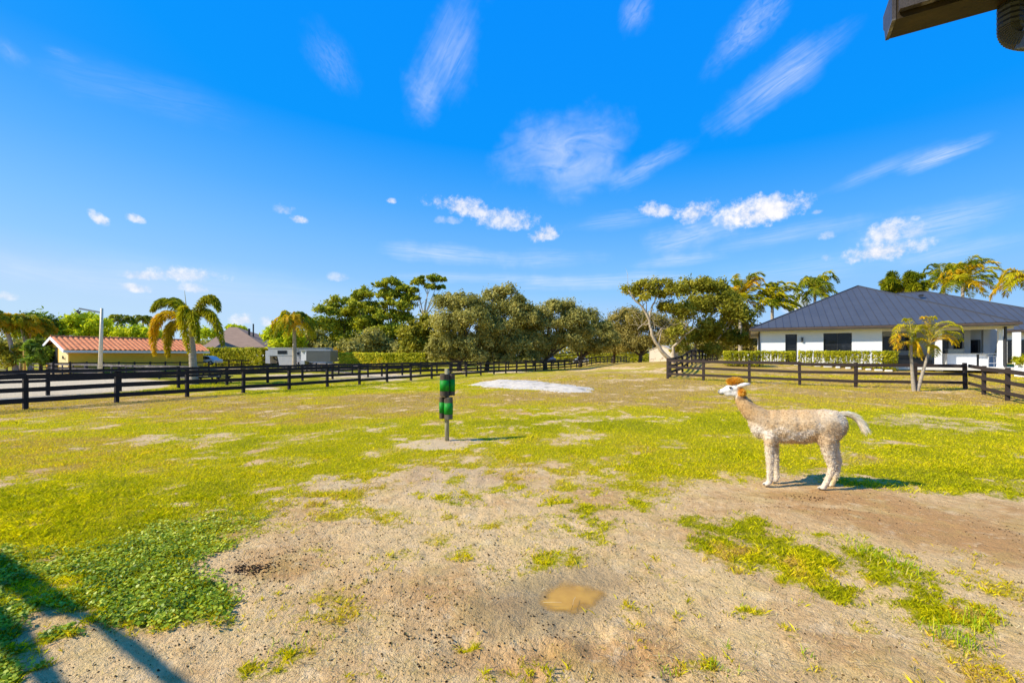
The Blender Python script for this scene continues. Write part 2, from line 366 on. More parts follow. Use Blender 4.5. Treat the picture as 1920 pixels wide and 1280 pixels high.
TUFTS = [(1030, 1045, 130, 22, -8), (850, 935, 46, 12), (790, 925, 30, 9), (930, 1062, 60, 12), (1335, 1022, 60, 24), (1395, 1062, 56, 20), (540, 1222, 60, 22), (480, 1255, 60, 18), (1210, 1215, 38, 13), (1500, 1250, 26, 10), (1330, 1262, 50, 16),
         (1600, 1172, 30, 12), (700, 962, 70, 14), (770, 985, 60, 12), (630, 968, 60, 14), (1190, 950, 90, 14), (1100, 905, 90, 14), (985, 930, 60, 12), (1230, 912, 100, 18), (1390, 1140, 24, 9), (1370, 1250, 16, 7), (1890, 1110, 50, 20), (1860, 985, 60, 6), (1760, 945, 50, 8), (620, 1130, 40, 10), (880, 1190, 30, 10), (1130, 985, 60, 10), (900, 985, 60, 10), (700, 1270, 60, 14)]
SANDY = [(835, 833, 92, 11), (1112, 824, 42, 7), (1272, 833, 38, 9), (1235, 783, 62, 5), (1700, 788, 95, 14), (1830, 802, 90, 8), (330, 822, 70, 8), (270, 828, 50, 6), (160, 838, 40, 4), (410, 813, 40, 5), (1165, 690, 60, 2.5), (1240, 697, 60, 2.5), (1170, 712, 60, 2.5),
         (1095, 694, 30, 2), (735, 727, 40, 2.5), (1000, 768, 40, 3), (660, 782, 35, 3), (700, 805, 30, 4), (730, 795, 25, 3), (1900, 855, 30, 9), (880, 905, 110, 26), (640, 905, 70, 12), (1560, 845, 26, 5), (1300, 730, 60, 3), (1390, 727, 60, 3), (1780, 735, 50, 3), (1080, 790, 60, 3), (540, 775, 40, 3),
         (70, 790, 40, 3), (1640, 830, 40, 4), (1500, 770, 50, 3), (520, 935, 50, 7), (950, 800, 50, 3), (380, 850, 60, 4)]
YARD = [(-900, 700), (-200, 696), (60, 697), (140, 700), (240, 708), (335, 716), (300, 727), (215, 735), (100, 744), (-200, 775), (-900, 860)]
STRIPS = [(650, 704, 190, 4.2), (700, 711, 90, 3.2), (470, 728, 60, 3), (920, 697, 90, 2.5), (430, 691, 70, 2), (560, 693, 90, 2)]
def masks(x, y):
    z = T(x, y); px, py = pix(x, y, z)
    vis = (y > .9)
    k = np.clip((py-667)/300., 0, 2)
    w1 = (fbm(x, y, 2.2, 4, 3.)-.5)*2; w2 = (fbm(x, y, .7, 3, 5.)-.5)*2; w3 = (fbm(x, y, 9., 3, 8.)-.5)*2
    jx = px+(w1*55+w2*60)*k; jy = py+(w1*34+w3*16)*k
    s1 = sdf(SOIL, jx, jy)/np.maximum(40*k, 4); soil = sstep(-1.3, 1.0, s1)
    big = fbm(x, y, .22, 3, 11.); mid = fbm(x, y, 1.3, 4, 13.); fine = fbm(x, y, 6., 3, 17.)
    cover = 1-soil*.95
    cover = cover-.42*sstep(.46, .68, mid)*(1-soil)-.35*sstep(.56, .72, fbm(x, y, 4.5, 3, 32.))*(1-soil)+.80*soil*sstep(.42, .66, fbm(x, y, 2.6, 5, 31., .65))*sstep(1040, 900, py)*sstep(1330, 1230, px)
    cover = cover+.42*soil*sstep(.50, .72, fbm(x, y, 1.6, 5, 37., .66))
    g = sstep(-1.2, .8, sdf(GPATCH, jx*.5+px*.5, jy)/22.); br = fbm(x, y, 4.2, 4, 39., .62); cover = np.maximum(cover, g*np.clip(.16+1.5*(br-.24), .0, .80))
    for e in TUFTS: cover = np.maximum(cover, sstep(-.5, .55, ell(jx*.4+px*.6, jy*.4+py*.6, e))*np.clip(.05+1.25*(br-.15), .0, .75))
    tr = sstep(-1, 1, sdf(TRACK, jx*.5+px*.5, jy*.5+py*.5)/14.); cover = cover*(1-.97*tr)
    white = np.zeros_like(px)
    for e in SANDY:
        m_ = sstep(-.75, .9, ell(px+w2*60*k+w3*40*k, py+w1*20*k+w3*12*k, e)+(fine-.5)*1.3)*(1.15 if e[0] == 835 else .66 if e[1] > 720 else .75)
        cover = np.clip(cover*(1-.85*m_), 0, 1); white = np.maximum(white, m_)
    for e in [(860, 890, 150, 40), (830, 925, 110, 26), (1260, 905, 60, 12)]: white = np.maximum(white, .8*sstep(0, .9, ell(px+w2*30*k, py+w1*16*k, e)))
    cl = sstep(-.8, .8, sdf(CLOVER, jx*.6+px*.4, jy*.6+py*.4)/55.)
    for e in CLOV2: cl = np.maximum(cl, sstep(-.2, .4, ell(jx*.5+px*.5, jy*.5+py*.5, e)))
    cl = cl*(1-.85*sstep(.55, .70, fbm(x, y, 2.6, 3, 41.))*sstep(1030, 1100, py)*sstep(330, 150, px))
    cover = np.maximum(cover, cl*.95)
    cover = cover*(1-.95*sstep(-.3, .3, ell(px, py, (490, 1064, 130, 34)))); cover = cover*(1-.8*sstep(-.2, .3, ell(px, py, (1030, 1120, 120, 50, -12))))
    # dryness
    dry = .20+.55*(big-.35)+.75*(mid-.5)+.3*(fine-.5)
    dry = dry+.50*sstep(808, 775, jy)*sstep(728, 748, jy)*sstep(1250, 700, px)+.22*sstep(.45, .65, fbm(x, y, .55, 3, 12.))*sstep(860, 790, py)
    dry = dry+.46*sstep(785, 740, py)*sstep(880, 1150, px+w2*60)
    dry = dry+.22*sstep(760, 735, py)*sstep(700, 715, py)*sstep(1500, 1100, px)*sstep(560, 800, px)
    dry = dry+.42*sstep(420, 200, px+w1*60)*sstep(905, 868, py)*sstep(795, 830, py)
    dry = dry-.22*sstep(880, 930, py)*sstep(620, 420, px)-.25*sstep(835, 790, py)*sstep(765, 790, py)*sstep(640, 800, px)*sstep(1900, 1500, px)
    dry = dry-.35*sstep(745, 730, py)*sstep(900, 700, px)+.30*soil*(1-g)+g*(-.15+.85*sstep(.44, .60, fbm(x, y, 1.9, 3, 43.))*sstep(-.1, .1, (jy-1085)/140-(jx-1550)/520))
    dry = dry-.3*sstep(870, 890, py)*sstep(1350, 1600, px)*(1-soil)
    far = sstep(300, 45, y)
    soilt = np.clip(.30+1.5*(fbm(x, y, .9, 5, 23., .6)-.47)+.25*tr, 0, 1)
    for e, a in [((1650, 975, 260, 15, 9), .9), ((1800, 1012, 260, 15, 9), 1.), ((1480, 930, 110, 14, 6), .6), ((1500, 925, 90, 10, 8), .4), ((500, 1068, 110, 26), .5), ((900, 1150, 170, 70), .4), ((1050, 1240, 330, 70), .6), ((820, 1090, 120, 40), .3), ((410, 1010, 60, 14, -20), .5), ((250, 1170, 200, 28, 30), .35), ((1330, 715, 200, 6), .3)]:
        soilt = np.clip(soilt+a*sstep(0, .8, ell(px+w2*20*k, py+w1*9*k, e)), 0, 1)
    wet = np.maximum(sstep(-.55, .35, ell(px+w1*22, py+w3*12+w2*14, (1035, 1125, 130, 58, -14))), .7*sstep(-.3, .6, ell(px+w1*20, py+w3*14, (985, 1175, 110, 32))))
    yard = sstep(-1.5, 1.5, sdf(YARD, px+w2*10*k, py+w1*3*k)/2.5)
    for e in STRIPS: yard = np.maximum(yard, .85*sstep(-.2, .5, ell(px+w2*20*k, py+w1*2.5, e)))
    cover = np.where(vis, cover, .25+.6*mid); cover = cover*(1-.95*yard)
    dry = np.where(vis, dry, .4); white = np.where(vis, white, 0); wet = np.where(vis, wet, 0); yard = np.where(vis, yard, 0); cl = np.where(vis, cl, 0); tr = np.where(vis, tr, 0); g = np.where(vis, g, 0)
    return dict(cover=np.clip(cover, 0, 1), dry=np.clip(dry, 0, 1), soil=soilt, white=white, yard=yard, wet=wet, clover=cl, track=tr, px=px, py=py, g=g)
PUD = (.37, 3.36)
def micro(x, y, mk):
    near = sstep(14, 5, np.hypot(x, y))
    rgh = 1+1.3*sstep(1130, 1200, mk['py'])*sstep(780, 900, mk['px'])*sstep(1330, 1200, mk['px'])
    h = near*((fbm(x, y, 2.4, 3, 51.)-.5)*.040+(fbm(x, y, 10., 3, 53., .6)-.5)*.040*rgh*(1-.6*mk['track'])-.022*sstep(.60, .70, vnoise(x*9, y*9, 3.))*(rgh > 1.3))
    d = np.hypot((x-PUD[0])/.36, (y-PUD[1])/.33)+.8*(fbm(x, y, 3.5, 3, 57.)-.5)+.15*(fbm(x, y, 12, 2, 58.)-.5)
    return h*sstep(.7, 1.5, d)-.034*sstep(1.25, .35, d)
def ground_z(x, y): 
    mk = masks(np.atleast_1d(np.asarray(x, float)), np.atleast_1d(np.asarray(y, float)))
    return T(x, y)+micro(np.atleast_1d(x), np.atleast_1d(y), mk)
nx, ny = 920, 860
gx = 3*np.sinh(np.linspace(-6.6, 6.6, nx)); gy = 3.2+3.4*np.sinh(np.linspace(-6.2, 6.6, ny))
XX, YY = np.meshgrid(gx, gy); fx, fy = XX.ravel(), YY.ravel()
mk = masks(fx, fy); zz = T(fx, fy)+micro(fx, fy, mk)
idx = np.arange(nx*ny).reshape(ny, nx)
fc = np.stack([idx[:-1, :-1], idx[:-1, 1:], idx[1:, 1:], idx[1:, :-1]], -1).reshape(-1, 4)
gm, b = newmat('paddock_ground')
A_ = b.new('ShaderNodeAttribute', attribute_name='mA'); B_ = b.new('ShaderNodeAttribute', attribute_name='mB')
sa = b.new('ShaderNodeSeparateColor'); b.L.new(A_.outputs['Color'], sa.inputs[0]); sb = b.new('ShaderNodeSeparateColor'); b.L.new(B_.outputs['Color'], sb.inputs[0])
cov, dry, sol = sa.outputs; whi = A_.outputs['Alpha']; yrd, wet, clv = sb.outputs; trk = B_.outputs['Alpha']
tc = b.new('ShaderNodeTexCoord'); v = tc.outputs['Object']; vs = b.v('MULTIPLY', v, (1, 1, .3))
n40 = b.noise(vs, 42, 4, .7); n9 = b.noise(vs, 9, 4, .65); n2 = b.noise(vs, 2.2, 4, .6); n150 = b.noise(vs, 150, 3, .7); n20 = b.noise(b.v('ADD', vs, (7, 3, 0)), 20, 4, .7); n05 = b.noise(vs, .5, 4, .65)
soilc = b.mix(b.ss(b.m('ADD', sol, b.m('MULTIPLY', b.m('SUBTRACT', n9, .5), .9)), .15, .95), (.80, .54, .25), (.56, .30, .11))
soilc = b.mix(b.ss(n20, .48, .72, 0, .5), soilc, (.46, .28, .10))
n4 = b.noise(b.v('ADD', vs, (3, 9, 0)), 4.5, 5, .72)
soilc = b.mix(b.ss(n4, .53, .68, 0, .5), soilc, (.48, .28, .10))
soilc = b.mix(b.ss(n4, .46, .34, 0, .5), soilc, (.88, .66, .38))
soilc = b.mix(b.ss(n150, .60, .72, 0, .35), soilc, (.72, .58, .36))
soilc = b.mix(b.ss(n150, .42, .33, 0, .6), soilc, (.13, .07, .022))
soilc = b.mix(b.ss(n40, .38, .28, 0, .6), soilc, (.22, .13, .04))
soilc = b.mix(b.ss(b.m('ADD', n2, b.m('MULTIPLY', n40, .25)), .60, .76, 0, .15), soilc, (.56, .46, .09))
soilc = b.mix(b.ss(n9, .56, .72, 0, .3), soilc, (.52, .36, .13))
soilc = b.mix(b.m('MULTIPLY', whi, .55), soilc, (.66, .50, .30))
soilc = b.mix(b.m('MULTIPLY', wet, .62), soilc, (.30, .21, .10))
soilc = b.mix(yrd, soilc, b.mix(b.ss(n9, .35, .65), (.70, .56, .36), (.52, .41, .26)))
d2 = b.m('ADD', dry, b.m('ADD', b.m('MULTIPLY', b.m('SUBTRACT', n9, .5), .65), b.m('ADD', b.m('MULTIPLY', b.m('SUBTRACT', n40, .5), .9), b.m('MULTIPLY', b.m('SUBTRACT', n2, .5), .5))))
cr = b.new('ShaderNodeValToRGB'); b.L.new(d2, cr.inputs[0]); e = cr.color_ramp.elements
for p_, c_ in ((0, (.30, .27, .004)), (.22, (.40, .34, .004)), (.45, (.42, .36, .006)), (.66, (.46, .33, .03)), (.88, (.46, .30, .07)), (1, (.42, .27, .085))):
    q = e[0] if p_ == 0 else (e[-1] if p_ == 1 else e.new(p_)); q.position = p_; q.color = c_+(1,)
grc = b.mix(b.ss(n40, .50, .34, 0, .55), cr.outputs[0], (.13, .11, .006))
grc = b.mix(b.ss(n150, .60, .70, 0, .35), grc, (.60, .54, .08))
grc = b.mix(b.m('MULTIPLY', clv, .8), grc, (.10, .13, .006))
fm = b.m('ADD', cov, b.m('ADD', b.m('MULTIPLY', b.m('SUBTRACT', n20, .5), 1.15), b.m('MULTIPLY', b.m('SUBTRACT', n40, .5), .7)))
col = b.mix(b.ss(fm, .30, .62), soilc, grc)
p = b.new('ShaderNodeBsdfPrincipled'); b.put(p.inputs['Base Color'], col); b.put(p.inputs['Roughness'], b.m('SUBTRACT', .95, b.m('MULTIPLY', wet, .35))); p.inputs['Specular IOR Level'].default_value = .12
b.L.new(bump(b, b.m('ADD', b.m('MULTIPLY', n40, .6), b.m('ADD', b.m('MULTIPLY', n9, 1.2), b.m('MULTIPLY', n150, .25))), 1., .045), p.inputs['Normal'])
finish(b, p.outputs[0])
g = npmesh('ground', np.c_[fx, fy, zz], fc, gm, attrs={'mA': np.c_[mk['cover'], mk['dry'], mk['soil'], mk['white']], 'mB': np.c_[mk['yard'], mk['wet'], mk['clover'], mk['track']]}, smooth=True)
tag(g, kind='structure')

# puddle
pm, b = newmat('muddy_water'); tc = b.new('ShaderNodeTexCoord'); n = b.noise(tc.outputs['Object'], 5, 4, .6)
at = b.new('ShaderNodeAttribute', attribute_name='rnd')
p = b.new('ShaderNodeBsdfPrincipled'); b.put(p.inputs['Base Color'], b.mix(b.ss(n, .3, .7), (.62, .33, .035), (.48, .24, .022))); p.inputs['Roughness'].default_value = .10; p.inputs['Specular IOR Level'].default_value = .35
tr_ = b.new('ShaderNodeBsdfTransparent'); mx = b.new('ShaderNodeMixShader'); b.put(mx.inputs[0], b.ss(at.outputs['Fac'], 0., 1., .08, .95)); b.L.new(tr_.outputs[0], mx.inputs[1]); b.L.new(p.outputs[0], mx.inputs[2])
finish(b, mx.outputs[0])
X_, Y_ = np.meshgrid(np.linspace(PUD[0]-.5, PUD[0]+.5, 90), np.linspace(PUD[1]-.48, PUD[1]+.48, 90)); xf, yf = X_.ravel(), Y_.ravel(); mkp = masks(xf, yf); WL = -.0205
dep = WL-(T(xf, yf)+micro(xf, yf, mkp)); id_ = np.arange(X_.size).reshape(X_.shape); F = np.stack([id_[:-1, :-1], id_[:-1, 1:], id_[1:, 1:], id_[1:, :-1]], -1).reshape(-1, 4); F = F[(dep[F].max(1) > -.004) & (np.hypot(xf-PUD[0], yf-PUD[1])[F].max(1) < .36)]
tag(npmesh('puddle', np.c_[xf, yf, np.full(xf.shape, WL)], F, pm, attrs={'rnd': np.clip(dep/.016, 0, 1)}), kind='structure')

# ------------------------------------------------------------------ grass blades, clover leaves, clods
def lerpc(t, stops):
    t = np.clip(t, 0, 1); xs = [s[0] for s in stops]; return np.stack([np.interp(t, xs, [s[1][i] for s in stops]) for i in range(3)], 1)
gramp = [(0, (.42, .42, .005)), (.25, (.70, .62, .005)), (.5, (.80, .66, .009)), (.72, (.66, .47, .05)), (1, (.60, .40, .12))]
def scatter(n, y0, y1, pw=1.0, margin=1.18):
    u = rng.random(n); y = y0*(y1/y0)**(u**pw); x = (rng.random(n)*2-1)*y*1.125*margin; return x, y
n = 800000; x, y = scatter(n, 2.1, 30, 1.12)
mk = masks(x, y); fmn = mk['cover']+(fbm(x, y, 20, 2, 61.)-.5)*1.0
keep = (rng.random(n) < sstep(.35, .85, fmn)*(1-.6*mk['clover'])) & (mk['yard'] < .3)
x, y = x[keep], y[keep]; mk = {k: v_[keep] for k, v_ in mk.items()}; n = len(x)
z = T(x, y)+micro(x, y, mk)
h = (.013+.022*rng.random(n)**1.6)*(1+.25*mk['g']*(fbm(x, y, 2, 2, 63.) > .5))*(1+.7*sstep(.55, .8, fbm(x, y, 1.8, 3, 65.)))*np.interp(y, [2, 6, 17, 30], [1, 1.05, 1.2, 1.4])
w = np.interp(y, [2, 6, 17, 30], [.0017, .0034, .0085, .018])*(.6+.8*rng.random(n))
th = rng.random(n)*2*np.pi; lean = h*(.3+1.3*rng.random(n)); dx, dy = np.cos(th)*lean, np.sin(th)*lean
ph = rng.random(n)*2*np.pi; wx, wy = np.cos(ph)*w, np.sin(ph)*w
b0 = np.c_[x-wx, y-wy, z-.003]; b1 = np.c_[x+wx, y+wy, z-.003]; m0 = np.c_[x+wx*.8+dx*.4, y+wy*.8+dy*.4, z+h*.62]; t0 = np.c_[x+dx, y+dy, z+h]
vv = np.stack([b0, b1, m0, t0], 1).reshape(-1, 3)
dcol = lerpc(mk['dry']+rng.normal(size=n)*.20, gramp)*(.75+.45*rng.random((n, 1)))
cc_ = np.repeat(dcol, 4, 0)
go = npmesh('grass', vv, np.arange(n*4).reshape(-1, 4), colmat('grass_blade', .35, .7, .08), attrs={'col': cc_})
tag(go, 'short yellow green paddock grass', 'grass', kind='stuff')
# clover / pennywort leaves
n = 190000; x, y = scatter(n, 2.1, 6.8, 1.)
mk = masks(x, y); keep = (rng.random(n) < sstep(.25, 1.0, mk['clover']+(fbm(x, y, 9, 3, 69.)-.5)*.9)*.9) & (x < .2)
x, y = x[keep], y[keep]; mk = {k: v_[keep] for k, v_ in mk.items()}; n = len(x)
z = T(x, y)+micro(x, y, mk)+.012+.028*rng.random(n)
nrm = unit(np.c_[rng.normal(size=n)*.45, rng.normal(size=n)*.45, np.ones(n)]); t = unit(np.cross(nrm, rng.normal(size=(n, 3)))); bb = np.cross(nrm, t)
s = (.0055+.0085*rng.random(n))[:, None]; c = np.c_[x, y, z]
ring = [c+(t*math.cos(a)+bb*math.sin(a))*s+nrm*s*(.18*math.cos(2*a)) for a in np.linspace(0, 2*np.pi, 7)[:-1]]
vv = np.stack(ring, 1).reshape(-1, 3)
lc = lerpc(rng.random(n)*.55+.9*(fbm(x, y, 7, 3, 68.)-.42)+.25*sstep(3.8, 4.8, y), [(0, (.10, .17, .005)), (.35, (.28, .38, .008)), (.7, (.56, .60, .04)), (1, (.80, .74, .12))])
o = npmesh('clover', vv, np.arange(n*6).reshape(-1, 6), colmat('clover_leaf', .25, .45, .22), attrs={'col': np.repeat(lc, 6, 0)})
tag(o, 'dense dark green low clover leaves', 'ground cover', kind='stuff')
# clods and pellets: squashed octahedra
def clods(name, x, y, r, cols, label, cat):
    n = len(x); mk_ = masks(x, y); z = T(x, y)+micro(x, y, mk_)+r*.25
    dirs = np.array([(1, 0, 0), (0, 1, 0), (-1, 0, 0), (0, -1, 0), (0, 0, .75), (0, 0, -.75)])
    vv = (np.c_[x, y, z][:, None, :]+dirs[None]*r[:, None, None]*(.6+.7*rng.random((n, 6, 1)))).reshape(-1, 3)
    f = np.array([(0, 1, 4), (1, 2, 4), (2, 3, 4), (3, 0, 4), (1, 0, 5), (2, 1, 5), (3, 2, 5), (0, 3, 5)])
    F = (f[None]+(np.arange(n)*6)[:, None, None]).reshape(-1, 3)
    o = npmesh(name, vv, F, colmat(name+'_surface', 0, .9, .1), attrs={'col': np.repeat(cols, 6, 0)})
    return tag(o, label, cat, kind='stuff')
n = 110000; x, y = scatter(n, 2.1, 10, .9)
mk = masks(x, y); keep = (mk['cover'] < .45) & (rng.random(n) < .12+.88*sstep(.45, .68, fbm(x, y, 1.3, 4, 71., .6))) & (mk['wet'] < .4)
x, y = x[keep], y[keep]; n = len(x); r = .0018+.0075*rng.random(n)**4
cl_ = lerpc(rng.random(n), [(0, (.04, .022, .008)), (.40, (.16, .10, .035)), (.75, (.48, .33, .14)), (1, (.75, .58, .32))])
clods('soil_crumb', x, y, r, cl_, 'loose crumbs of dry soil on the bare patches', 'soil crumbs')
# dead straw lying on the soil
n = 24000; x, y = scatter(n, 2.1, 10, .95); mk = masks(x, y); keep = (mk['cover'] < .55) & (mk['track'] < .4) & (rng.random(n) < .15+.85*sstep(.42, .62, fbm(x, y, 1.7, 4, 77.))) & (mk['wet'] < .5)
x, y = x[keep], y[keep]; mk = {k: v_[keep] for k, v_ in mk.items()}; n = len(x); z = T(x, y)+micro(x, y, mk)+.003; a1 = rng.random(n)*6.283; l1 = .006+.030*rng.random(n)**3; wd_ = .0008+.0008*y/4
dx, dy = np.cos(a1)*l1, np.sin(a1)*l1; ox, oy = -np.sin(a1)*wd_, np.cos(a1)*wd_; kk = .004+.012*rng.random(n)
vv = np.stack([np.c_[x-dx-ox, y-dy-oy, z], np.c_[x-dx+ox, y-dy+oy, z], np.c_[x+dx+ox, y+dy+oy, z+kk], np.c_[x+dx-ox, y+dy-oy, z+kk]], 1).reshape(-1, 3)
sc_ = lerpc(rng.random(n), [(0, (.16, .10, .03)), (.4, (.52, .40, .10)), (.75, (.66, .48, .18)), (1, (.72, .60, .32))])
tag(npmesh('dry_straw', vv, np.arange(n*4).reshape(-1, 4), colmat('straw', .1, .8, .1), attrs={'col': np.repeat(sc_, 4, 0)}), 'short dead straw lying on the bare soil', 'straw', kind='stuff')
def clump(px, py, n_, sp, ln, cols):
    global TV, TC
    c = Gp(px, py)
    for _ in range(n_):
        x_, y_ = c.x+random.gauss(0, sp), c.y+random.gauss(0, sp); a_ = random.uniform(0, 6.283); z_ = Tz(x_, y_)-.004; l_ = ln*random.uniform(.5, 1.2); le = random.uniform(.3, 1.1); w0 = .0022+.0008*c.y/4
        d_ = Vector((math.cos(a_), math.sin(a_), 0)); s_ = Vector((-d_.y, d_.x, 0))*w0; b_ = Vector((x_, y_, z_)); t1 = b_+d_*l_*le*.45+Vector((0, 0, l_*.62)); t2 = b_+d_*l_*le+Vector((0, 0, l_*.72))
        TV += [b_-s_, b_+s_, t1+s_*.8, t1-s_*.8, t1-s_*.8, t1+s_*.8, t2, t2-s_*.1]; TC += [random.random()]*8
TV, TC = [], []
for (px, py, n_, sp, ln) in ((1700, 1070, 60, .10, .085), (1660, 1050, 60, .09, .08), (1625, 1035, 50, .08, .075), (1600, 1020, 40, .08, .07), (1840, 1165, 50, .06, .10), (1800, 1205, 60, .06, .11), (1780, 1195, 50, .06, .09), (1835, 1180, 40, .05, .09), (1370, 1262, 14, .02, .07), (1365, 1215, 8, .015, .07), (1395, 1140, 8, .015, .05), (1330, 1255, 30, .04, .06), (545, 1218, 40, .06, .05), (1030, 1048, 40, .10, .05), (1335, 1022, 30, .1, .05), (620, 1198, 8, .02, .04), (855, 936, 30, .10, .05), (1510, 1232, 10, .02, .05), (1245, 1262, 20, .04, .05)): clump(px, py, n_, sp, ln, None)
for i in range(70):
    q = a0+d_*random.uniform(-3, 60); TQ = (CX+FP*(q.x+.02)/q.y, HY+FP*(CH-Tz(q.x, q.y))/q.y) if q.y > 2 else None
    if TQ: clump(TQ[0], TQ[1], 9, .12, .10, None)
tag(npmesh('grass_tuft', np.array([tuple(q) for q in TV]), np.arange(len(TV)).reshape(-1, 4), colmat('tuft_blade', .35, .6, .1), attrs={'col': lerpc(np.array(TC), [(0, (.20, .34, .006)), (.5, (.40, .55, .010)), (.85, (.66, .62, .03)), (1, (.70, .55, .16))])}), 'taller coarse grass tufts in the worn soil and at the fence feet', 'grass tufts', kind='stuff')
TV, TC = [], []
for k in range(150):
    px_ = random.uniform(380, 1900); py_ = random.uniform(960, 1275); c = Gp(px_, py_)
    if float(masks(np.array([c.x]), np.array([c.y]))['cover'][0]) > .5: continue
    a_ = random.uniform(0, 6.283); l_ = random.uniform(.03, .13); d_1 = Vector((math.cos(a_), math.sin(a_), 0)); s_ = Vector((-d_1.y, d_1.x, 0))*.0016; m1 = c+d_1*l_*.5+s_*random.uniform(-6, 6)+Vector((0, 0, .016)); e1 = c+d_1*l_+s_*random.uniform(-9, 9)+Vector((0, 0, .010)); z1 = Vector((0, 0, .008))
    TV += [c-s_+z1, c+s_+z1, m1+s_, m1-s_, m1-s_, m1+s_, e1+s_*.5, e1-s_*.5]; TC += [random.random()]*8
tag(npmesh('dead_stem', np.array([tuple(q) for q in TV]), np.arange(len(TV)).reshape(-1, 4), colmat('stem_surface', 0, .8, .1), attrs={'col': lerpc(np.array(TC), [(0, (.06, .035, .015)), (.4, (.30, .19, .07)), (1, (.80, .66, .36))])}), 'loose dead stems and runners on the bare soil', 'dead stems', kind='stuff')
xs, ys, rs = [], [], []
for (px, py, n_, sp) in ((1530, 935, 60, .05), (1500, 930, 26, .10), (482, 1066, 190, .055), (452, 1068, 90, .05), (500, 1050, 110, .20), (475, 1085, 60, .14), (600, 1045, 60, .25), (700, 1060, 60, .35), (560, 1110, 50, .4), (640, 1180, 60, .5), (820, 1170, 60, .3), (1010, 1175, 34, .14), (830, 1200, 30, .2), (1900, 1000, 40, .2), (900, 1040, 30, .35), (1560, 960, 40, .3), (1700, 950, 30, .4), (1000, 1130, 7, .12)):
    c = Gp(px, py)
    for _ in range(n_): xs.append(c.x+random.gauss(0, sp)); ys.append(c.y+random.gauss(0, sp*.8)); rs.append(random.uniform(.004, .0105))
clods('dung_pellet', np.array(xs), np.array(ys), np.array(rs), lerpc(rng.random(len(xs)), [(0, (.012, .007, .005)), (1, (.05, .028, .015))]), 'scattered dark dung pellets on the bare soil', 'droppings')

# white sand pile
mb = []; A0, B0 = 60, 22
pc = P(1000, 724, 1.)  # direction only
c0 = Gp(996, 724)
poly = [(880, 722), (910, 715), (950, 713), (1000, 714.5), (1040, 719), (1080, 723), (1112, 728), (1112, 734), (1060, 735), (1000, 731), (960, 728), (920, 726)]
gp = [Gp(*q) for q in poly]; nxs = 90
X_, Y_ = np.meshgrid(np.linspace(min(q.x for q in gp)-.6, max(q.x for q in gp)+.6, 150), np.linspace(min(q.y for q in gp)-1, max(q.y for q in gp)+1, 90))
dd = sdf([(q.x, q.y) for q in gp], X_+(fbm(X_, Y_, 1.2, 3, 81.)-.5)*.9, Y_+(fbm(X_, Y_, 1.4, 3, 82.)-.5)*.9)
hh = .16*sstep(0, 1.6, dd)+(fbm(X_, Y_, 4, 3, 83.)-.5)*.05
Zp = T(X_, Y_)+np.where(dd > -.15, hh+.012+.02*np.minimum(dd, .2), -.05)
id_ = np.arange(X_.size).reshape(X_.shape); F = np.stack([id_[:-1, :-1], id_[:-1, 1:], id_[1:, 1:], id_[1:, :-1]], -1).reshape(-1, 4)
keepf = (dd.ravel()[F].max(1) > -.2); F = F[keepf]
sandm = surf('white_sand', (.66, .58, .46), (.54, .46, .35), .95, 5, .1, .8, .03, alt=(.30, .26, .19))
tag(npmesh('sand_pile', np.c_[X_.ravel(), Y_.ravel(), Zp.ravel()], F, sandm, smooth=True, origin=tuple(c0)), 'low spread heap of white sand on the grass', 'sand pile', kind='stuff')

# ------------------------------------------------------------------ fences
def fence(name_label, pts, rails, mats, H=1.14, pw=.12, group=None, capmat=None, side=1, cap=.0, bow=.02, post_h=None):
    """pts: post feet; rails: (z0, z1) boards nailed across the posts"""
    pts = [Vector(p) for p in pts]; t = thing('board_fence', name_label, 'fence', pts[0], group)
    off = []
    for i, p in enumerate(pts):
        d = (pts[min(i+1, len(pts)-1)]-pts[max(i-1, 0)]); d.z = 0; d.normalize(); nrm = Vector((d.y, -d.x, 0))*side; off.append(nrm*(pw/2+.013))
        m_ = MB(); tw = random.uniform(-.06, .06); a = Matrix.Rotation(tw, 3, 'Z') @ d; h_ = (post_h or H)+random.uniform(-.01, .02); ln = Vector((random.uniform(-.016, .016), random.uniform(-.016, .016), 0))
        n2_ = Vector((a.y, -a.x, 0))
        m_.obox(p+Vector((0, 0, (h_-.3)/2))+ln*.5, a*pw/2, n2_*pw/2, Vector((0, 0, (h_+.3)/2))+ln)
        m_.build('post', mats[0], t)
    for z0, z1 in rails:
        m_ = MB()
        for i in range(len(pts)-1):
            j = Vector((0, 0, random.uniform(-bow, bow))); k = Vector((0, 0, random.uniform(-bow, bow)))
            a = pts[i]+off[i]+Vector((0, 0, (z0+z1)/2))+j; c = pts[i+1]+off[i+1]+Vector((0, 0, (z0+z1)/2))+k; dd_ = (c-a).normalized()*.004
            m_.bar(a+dd_, c-dd_, .026, z1-z0)
        m_.build('rail', mats[1], t)
    if cap:
        m_ = MB()
        for i in range(len(pts)-1):
            a = pts[i]+Vector((0, 0, H+.022)); c = pts[i+1]+Vector((0, 0, H+.022)); dd_ = (c-a).normalized()*.004; m_.bar(a+dd_, c-dd_, cap, .028)
        m_.build('cap_board', capmat or mats[1], t)
    return t
def line(p, q, n): 
    p, q = Vector(p), Vector(q); out = []
    for i in range(n+1): c = p.lerp(q, i/n); out.append(Vector((c.x, c.y, Tz(c.x, c.y))))
    return out
RA = [(.98, 1.14), (.60, .73), (.20, .36)]
d_ = Vector((.449, .8935)); a0 = Vector((-15.96, 14.93))
pts = []
for i in range(-3, 38): c = a0+d_*2.44*i; pts.append(Vector((c.x, c.y, Tz(c.x, c.y))))
fence('near black three rail fence running from left edge far into the distance', pts, RA, (M['fence'], M['fence']), 1.15, group='black board fences of the paddocks', cap=.16)
